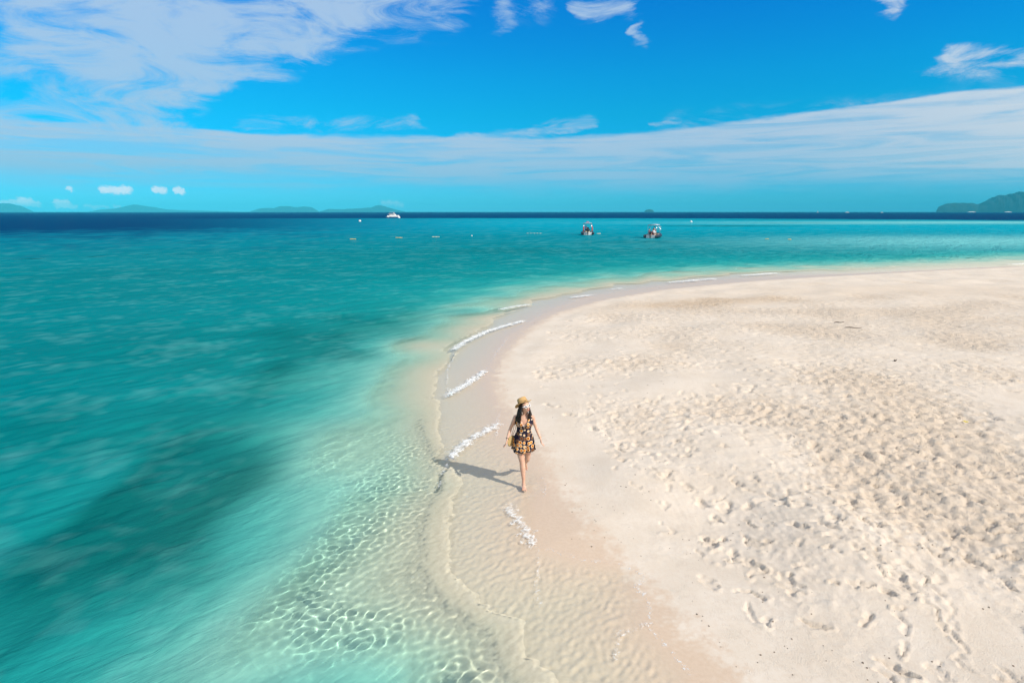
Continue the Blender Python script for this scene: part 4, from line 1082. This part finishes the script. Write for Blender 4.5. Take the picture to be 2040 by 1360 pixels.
def crew(loc, rz, label, shirt, shorts, pose, s=1.0, cap=None, zoff=0.0):
    """a small person aboard a boat"""
    t = empty('person', (loc[0], loc[1], zoff), rz); tag(t, label, 'person')
    b = MB()
    hipz, chest, head = (.92, 1.32, 1.60) if pose == 'stand' else (.52, .94, 1.22)
    b.rings([[(rx * math.cos(a), ry * math.sin(a), z) for a in [2 * math.pi * k / 14 for k in range(14)]] for z, rx, ry in ((hipz - .08, .15, .11), (hipz, .17, .12), (hipz + .2, .14, .10), (chest, .19, .12), (chest + .10, .15, .08), (chest + .15, .06, .06))])
    b.tube([(0, 0, chest + .1), (0, .01, head - .05)], .055, 10); b.ell((0, .02, head + .03), (.078, .095, .12), 14, 10); b.ell((0, .115, head + .01), (.014, .02, .02), 8, 6)
    for sx_ in (-1, 1):
        el_ = (sx_ * .27, .04, chest - .22); wr = (sx_ * .22, .26, chest - .30)
        b.tube([(sx_ * .16, 0, chest + .03), el_, wr], [.055, .045, .03], 10, round_ends=True); hand(b, wr, el_, sx_, .5, (0, 1, 0))
        if pose == 'stand':
            b.tube([(sx_ * .09, 0, hipz), (sx_ * .10, .03, .5), (sx_ * .11, 0, .08)], [.09, .065, .045], 12); foot(b, (sx_ * .11, 0, .08), (sx_ * .1, 1, 0), (0, 0, 1))
        else:
            b.tube([(sx_ * .09, 0, hipz - .02), (sx_ * .13, .42, hipz), (sx_ * .13, .46, .1)], [.09, .065, .045], 12); foot(b, (sx_ * .13, .46, .08), (sx_ * .1, 1, 0), (0, 0, 1))
    o = b.build('body', SKIN, t); rm = o.modifiers.new('r', 'REMESH'); rm.mode = 'VOXEL'; rm.voxel_size = 0.012; rm.use_smooth_shade = True; baked(o)
    g = MB().rings([[(rx * math.cos(a), ry * math.sin(a), z) for a in [2 * math.pi * k / 16 for k in range(16)]] for z, rx, ry in ((hipz - .02, .19, .14), (hipz + .2, .165, .125), (chest, .21, .14), (chest + .09, .17, .10), (chest + .13, .08, .07))], False, False)
    for sx_ in (-1, 1): g.tube([(sx_ * .15, 0, chest + .04), (sx_ * .225, .02, chest - .10)], [.072, .068], 12)
    g.build('shirt', pbr('shirt', shirt, .8), t)
    q = MB().ell((0, 0, hipz - .03), (.185, .14, .12), 16, 8)
    for sx_ in (-1, 1): q.tube([(sx_ * .09, 0, hipz - .02), (sx_ * .10, .02, hipz - .32) if pose == 'stand' else (sx_ * .12, .30, hipz)], [.11, .09], 12)
    q.build('shorts', pbr('shorts', shorts, .8), t)
    MB().ell((0, .005, head + .065), (.088, .10, .09), 14, 8).build('cap' if cap else 'hair', pbr('cap', cap or (.02, .015, .012), .8), t)
    return t

def build_things():
    b1 = gnd(1170, 467.5); b2 = gnd(1302, 473.5); ya = gnd(783, 432.3)
    rib_boat(b1, R(-5), 'grey and white outboard dinghy seen from the stern, red rolled flags on its rear posts', True)
    rib_boat(b2, R(-27), 'outboard dinghy lying at an angle with people under its flat canopy, nearer the beach', False)
    build_woman()
    def at(base, rz, x, y): return (base[0] + x * math.cos(rz) - y * math.sin(rz), base[1] + x * math.sin(rz) + y * math.cos(rz))
    crew(at(b2, R(-27), .1, -.35), R(150), 'boatman in black cap and dark shorts standing at the console of the angled dinghy', (.42, .40, .42), (.015, .015, .02), 'stand', cap=(.01, .01, .01), zoff=.30)
    crew(at(b2, R(-27), -.45, -1.65), R(-120), 'person in a maroon shirt sitting at the stern of the angled dinghy', (.18, .03, .09), (.5, .5, .5), 'sit', zoff=.30)
    crew(at(b2, R(-27), .35, -1.45), R(200), 'person in a white shirt sitting beside the one in maroon on the angled dinghy', (.62, .62, .66), (.05, .06, .12), 'sit', zoff=.30)
    crew(at(b1, R(-5), -.35, -.35), R(170), 'person in a pale blue shirt standing under the canopy of the dinghy with red flags', (.30, .42, .66), (.03, .03, .07), 'stand', zoff=.30)
    motor_yacht(ya, R(-72), 'white twin-hulled motor yacht anchored at the edge of the dark blue water', .88)
    x, y = gnd(772, 433.0); t = empty('tender_boat', (x, y, 0), R(40)); tag(t, 'small pale tender floating just left of the white motor yacht', 'boat')
    MB().rings([[(-w, q, .7), (-w * .7, q, .1), (0, q, -.15), (w * .7, q, .1), (w, q, .7)] for q, w in ((-1.8, .75), (0, .9), (1.4, .6), (2.3, .08))]).build('hull', WHITE, t)
    MB().box((0, -.2, .95), (.8, .5, .7)).build('console', WHITE, t, False, .05)
    sail_boat((math.sin(azel(1629, 420)[0]) * 3400, math.cos(azel(1629, 420)[0]) * 3400), R(60), 'tiny white sailing boat standing on the horizon left of the wooded headland', 1.0)
    for i, (px, s_, rz, lb) in enumerate(((1688, 1.5, R(85), 'distant white boat on the horizon, the middle of the three'), (1757, 1.0, R(-70), 'distant white boat on the horizon, nearest the wooded headland'))):
        a = azel(px, 420)[0]; motor_yacht((math.sin(a) * 3300, math.cos(a) * 3300), rz, lb, s_, 'far white boats')
    buoy(717, 441.5, .55, 'white mooring buoy left of the motor yacht'); buoy(795, 434.5, .9, 'white mooring buoy close to the right end of the motor yacht')
    buoy(1377, 443, .5, 'white mooring buoy beyond and right of the angled dinghy'); buoy(940, 470.5, .13, 'tiny pale buoy right of the three yellow float lines')
    buoy(1316, 457, .13, 'tiny white buoy just behind the canopy of the angled dinghy')
    float_line(703, 477, 4, 15, 'yellow floats on a short rope, leftmost on the water', YELL)
    float_line(795, 474, 5, 17, 'yellow floats in a row, below and right of the motor yacht', YELL)
    float_line(868, 472.5, 6, 19, 'pale yellow floats in a loose row, third from the left', PALEF)
    float_line(1064, 465, 5, 40, 'faint string of small floats left of the dinghy with red flags', PALEF, 1)
    float_line(1193, 466, 2, 9, 'two pale floats right beside the dinghy with red flags', PALEF)
    float_line(1528, 476.5, 3, 9, 'three small orange floats on the water right of the dinghies, the left group', YELL)
    float_line(1573, 477.5, 2, 8, 'two small orange floats, the rightmost on the water', YELL)

    # ---- small things lying on the sand
    zat = lambda x, y: float(sand_height(np.array([x]), np.array([y]))[0][0])
    wood = pbr('driftwood', (.045, .030, .022), .85, .2, var=.3, scale=20)
    for (px, py, L, r_, a, lb) in ((1672, 641, .45, .016, .2, 'thin dark curved stick lying on the upper sand, the farther one'), (1700, 652, .6, .014, -.1, 'long thin dark stick on the sand, nearer of the two'),
                                  (1784, 716, .12, .018, .5, 'short dark lump of driftwood on the sand below the two sticks')):
        x, y = gnd(px, py, .38); z = zat(x, y); pts = [(L * (u - .5) * math.cos(a), L * (u - .5) * math.sin(a) + .08 * L * math.sin(u * 3.1), .02 + .015 * math.sin(u * 7)) for u in np.linspace(0, 1, 8)]
        o = MB().tube(pts, [r_ * (1 - .6 * abs(u - .4)) for u in np.linspace(0, 1, 8)], 8, round_ends=True).build('driftwood', wood, None); o.location = (x, y, z + .01); tag(o, lb, 'driftwood')
    x, y = gnd(1925, 831, .35); z = zat(x, y)
    o = MB()
    for k, a in enumerate((0, 1.3, 2.4, 3.9, 5.1)):
        o.rings([[(math.cos(a) * u * .055 - math.sin(a) * w, math.sin(a) * u * .055 + math.cos(a) * w, .012 + .03 * u * (1 - .4 * u) + q) for w, q in ((-.02 * math.sin(3 * u + .1), 0), (0, -.006), (.02 * math.sin(3 * u + .1), 0), (0, .002))] for u in (0.02, .3, .6, .85, 1.0)])
    o = o.build('fallen_blossom', pbr('petal_yellow', (.75, .62, .06), .6), None); o.location = (x, y, z + .005); tag(o, 'small yellow blossom fallen on the sand near the right edge', 'flower')
    # shell and coral crumbs: nobody could count them
    b = MB(); r_ = random.Random(9)
    for i in range(900):
        rr_ = 5 * (12 ** r_.random()); th_ = r_.uniform(-.1, .85); x, y = rr_ * math.sin(th_), rr_ * math.cos(th_)
        if SD(np.array([x]), np.array([y]))[0] < .3: continue
        s_ = r_.uniform(.004, .012) * (1 + rr_ * .02)
        b.add([(x + s_ * dx * r_.uniform(.7, 1.3), y + s_ * dy * r_.uniform(.7, 1.3), zat(x, y) + s_ * dz) for dx, dy, dz in ((1, 0, .1), (0, 1, .1), (-1, 0, .1), (0, -1, .1), (0, 0, .9))], [(0, 1, 4), (1, 2, 4), (2, 3, 4), (3, 0, 4)])
    o = b.build('shell_crumbs', pbr('crumb', (.16, .12, .09), .8, var=.5, scale=3), None); tag(o, 'dark specks of shell and coral scattered over the sand', None, kind='stuff')

# ---- foam: small bubbles heaped along the broken wavelets
def build_foam():
    fm, N = new_mat("foam")
    tc = N.n('ShaderNodeTexCoord').outputs['Object']
    bs = N.n('ShaderNodeBsdfPrincipled', {'Base Color': (.86, .88, .88, 1), 'Roughness': .6, 'Specular IOR Level': .4, 'Subsurface Weight': .3, 'Subsurface Radius': (.02, .02, .02), 'Subsurface Scale': .3,
             'Normal': N.n('ShaderNodeBump', {'Strength': .6, 'Distance': .004, 'Height': N.noise(tc, 220, 3, .6).outputs[0]})})
    N.n('ShaderNodeOutputMaterial', {0: bs})
    b = MB(); V = []; Fc = []
    ico = [(0, 0, 1), (.894, 0, .447), (.276, .851, .447), (-.724, .526, .447), (-.724, -.526, .447), (.276, -.851, .447), (.8, .3, -.3), (-.3, .8, -.3), (-.85, -.2, -.3), (0, -.9, -.3)]
    fc = [(0, 1, 2), (0, 2, 3), (0, 3, 4), (0, 4, 5), (0, 5, 1), (1, 6, 2), (2, 6, 7), (2, 7, 3), (3, 7, 8), (3, 8, 4), (4, 8, 9), (4, 9, 5), (5, 9, 6), (5, 6, 1)]
    r = np.random.default_rng(4)
    for L, hgt, wd, den in FLN:
        Q = resample(L, 0.02); d = np.hypot(*np.mean(Q, 0))
        if d < 14: continue
        d = np.hypot(*np.mean(Q, 0)); Ln = np.hypot(*np.diff(Q, axis=0).T).sum()
        n = int(Ln * (3200 if d < 14 else 420 if d < 30 else 130) * den)
        k = r.integers(0, len(Q), n); u = k / len(Q); env = np.sin(np.pi * np.clip(u, 0, 1)) ** .4
        g = r.normal(0, 1, (n, 2)) * wd * (.36 if d < 14 else .34) * env[:, None] + 0.0
        x = Q[k, 0] + g[:, 0] + 0.4 * wd * nz(Q[k, 0], Q[k, 1], .5, 46, 'f'); y = Q[k, 1] + g[:, 1] * .8 + 0.4 * wd * nz(Q[k, 0], Q[k, 1], .5, 47, 'f')
        keep = nz(x, y, .16, 60, 'f', .8, 2.5) + .6 * nz(x, y, .05, 61, 'f') > (.1 if d < 14 else -.25); x = x[keep]; y = y[keep]; e2 = env[keep]
        dd = np.hypot(g[keep, 0], g[keep, 1]) / wd
        z0 = np.maximum(base_sand(x, y)[0], 0) + hgt * np.exp(-(dd / 1.1) ** 2) * e2
        sz = (.0022 + .0085 * r.random(len(x)) ** 2.5) * (.6 if d < 14 else 1.5 if d < 30 else 2.8)
        for i in range(len(x)):
            base = len(V); s_ = sz[i]; cs, sn = math.cos(x[i] * 90), math.sin(x[i] * 90)
            V += [(x[i] + s_ * (p[0] * cs - p[1] * sn) * 1.5, y[i] + s_ * (p[0] * sn + p[1] * cs) * 1.5, z0[i] + .004 + s_ * p[2] * .55) for p in ico]
            Fc += [(a + base, b_ + base, c + base) for a, b_, c in fc]
    o = mesh_obj('wave_foam', V, Fc, fm, None, True); tag(o, 'white foam of small breaking waves along the water edge', None, kind='stuff')
    print('foam tris', len(Fc))

build_islands()
build_foam()
build_things()
HAZE = 0.00009
if HAZE: build_haze()
print('total tris', sum(len(o.data.loops) - 2 * len(o.data.polygons) for o in scene.objects if o.type == 'MESH'))
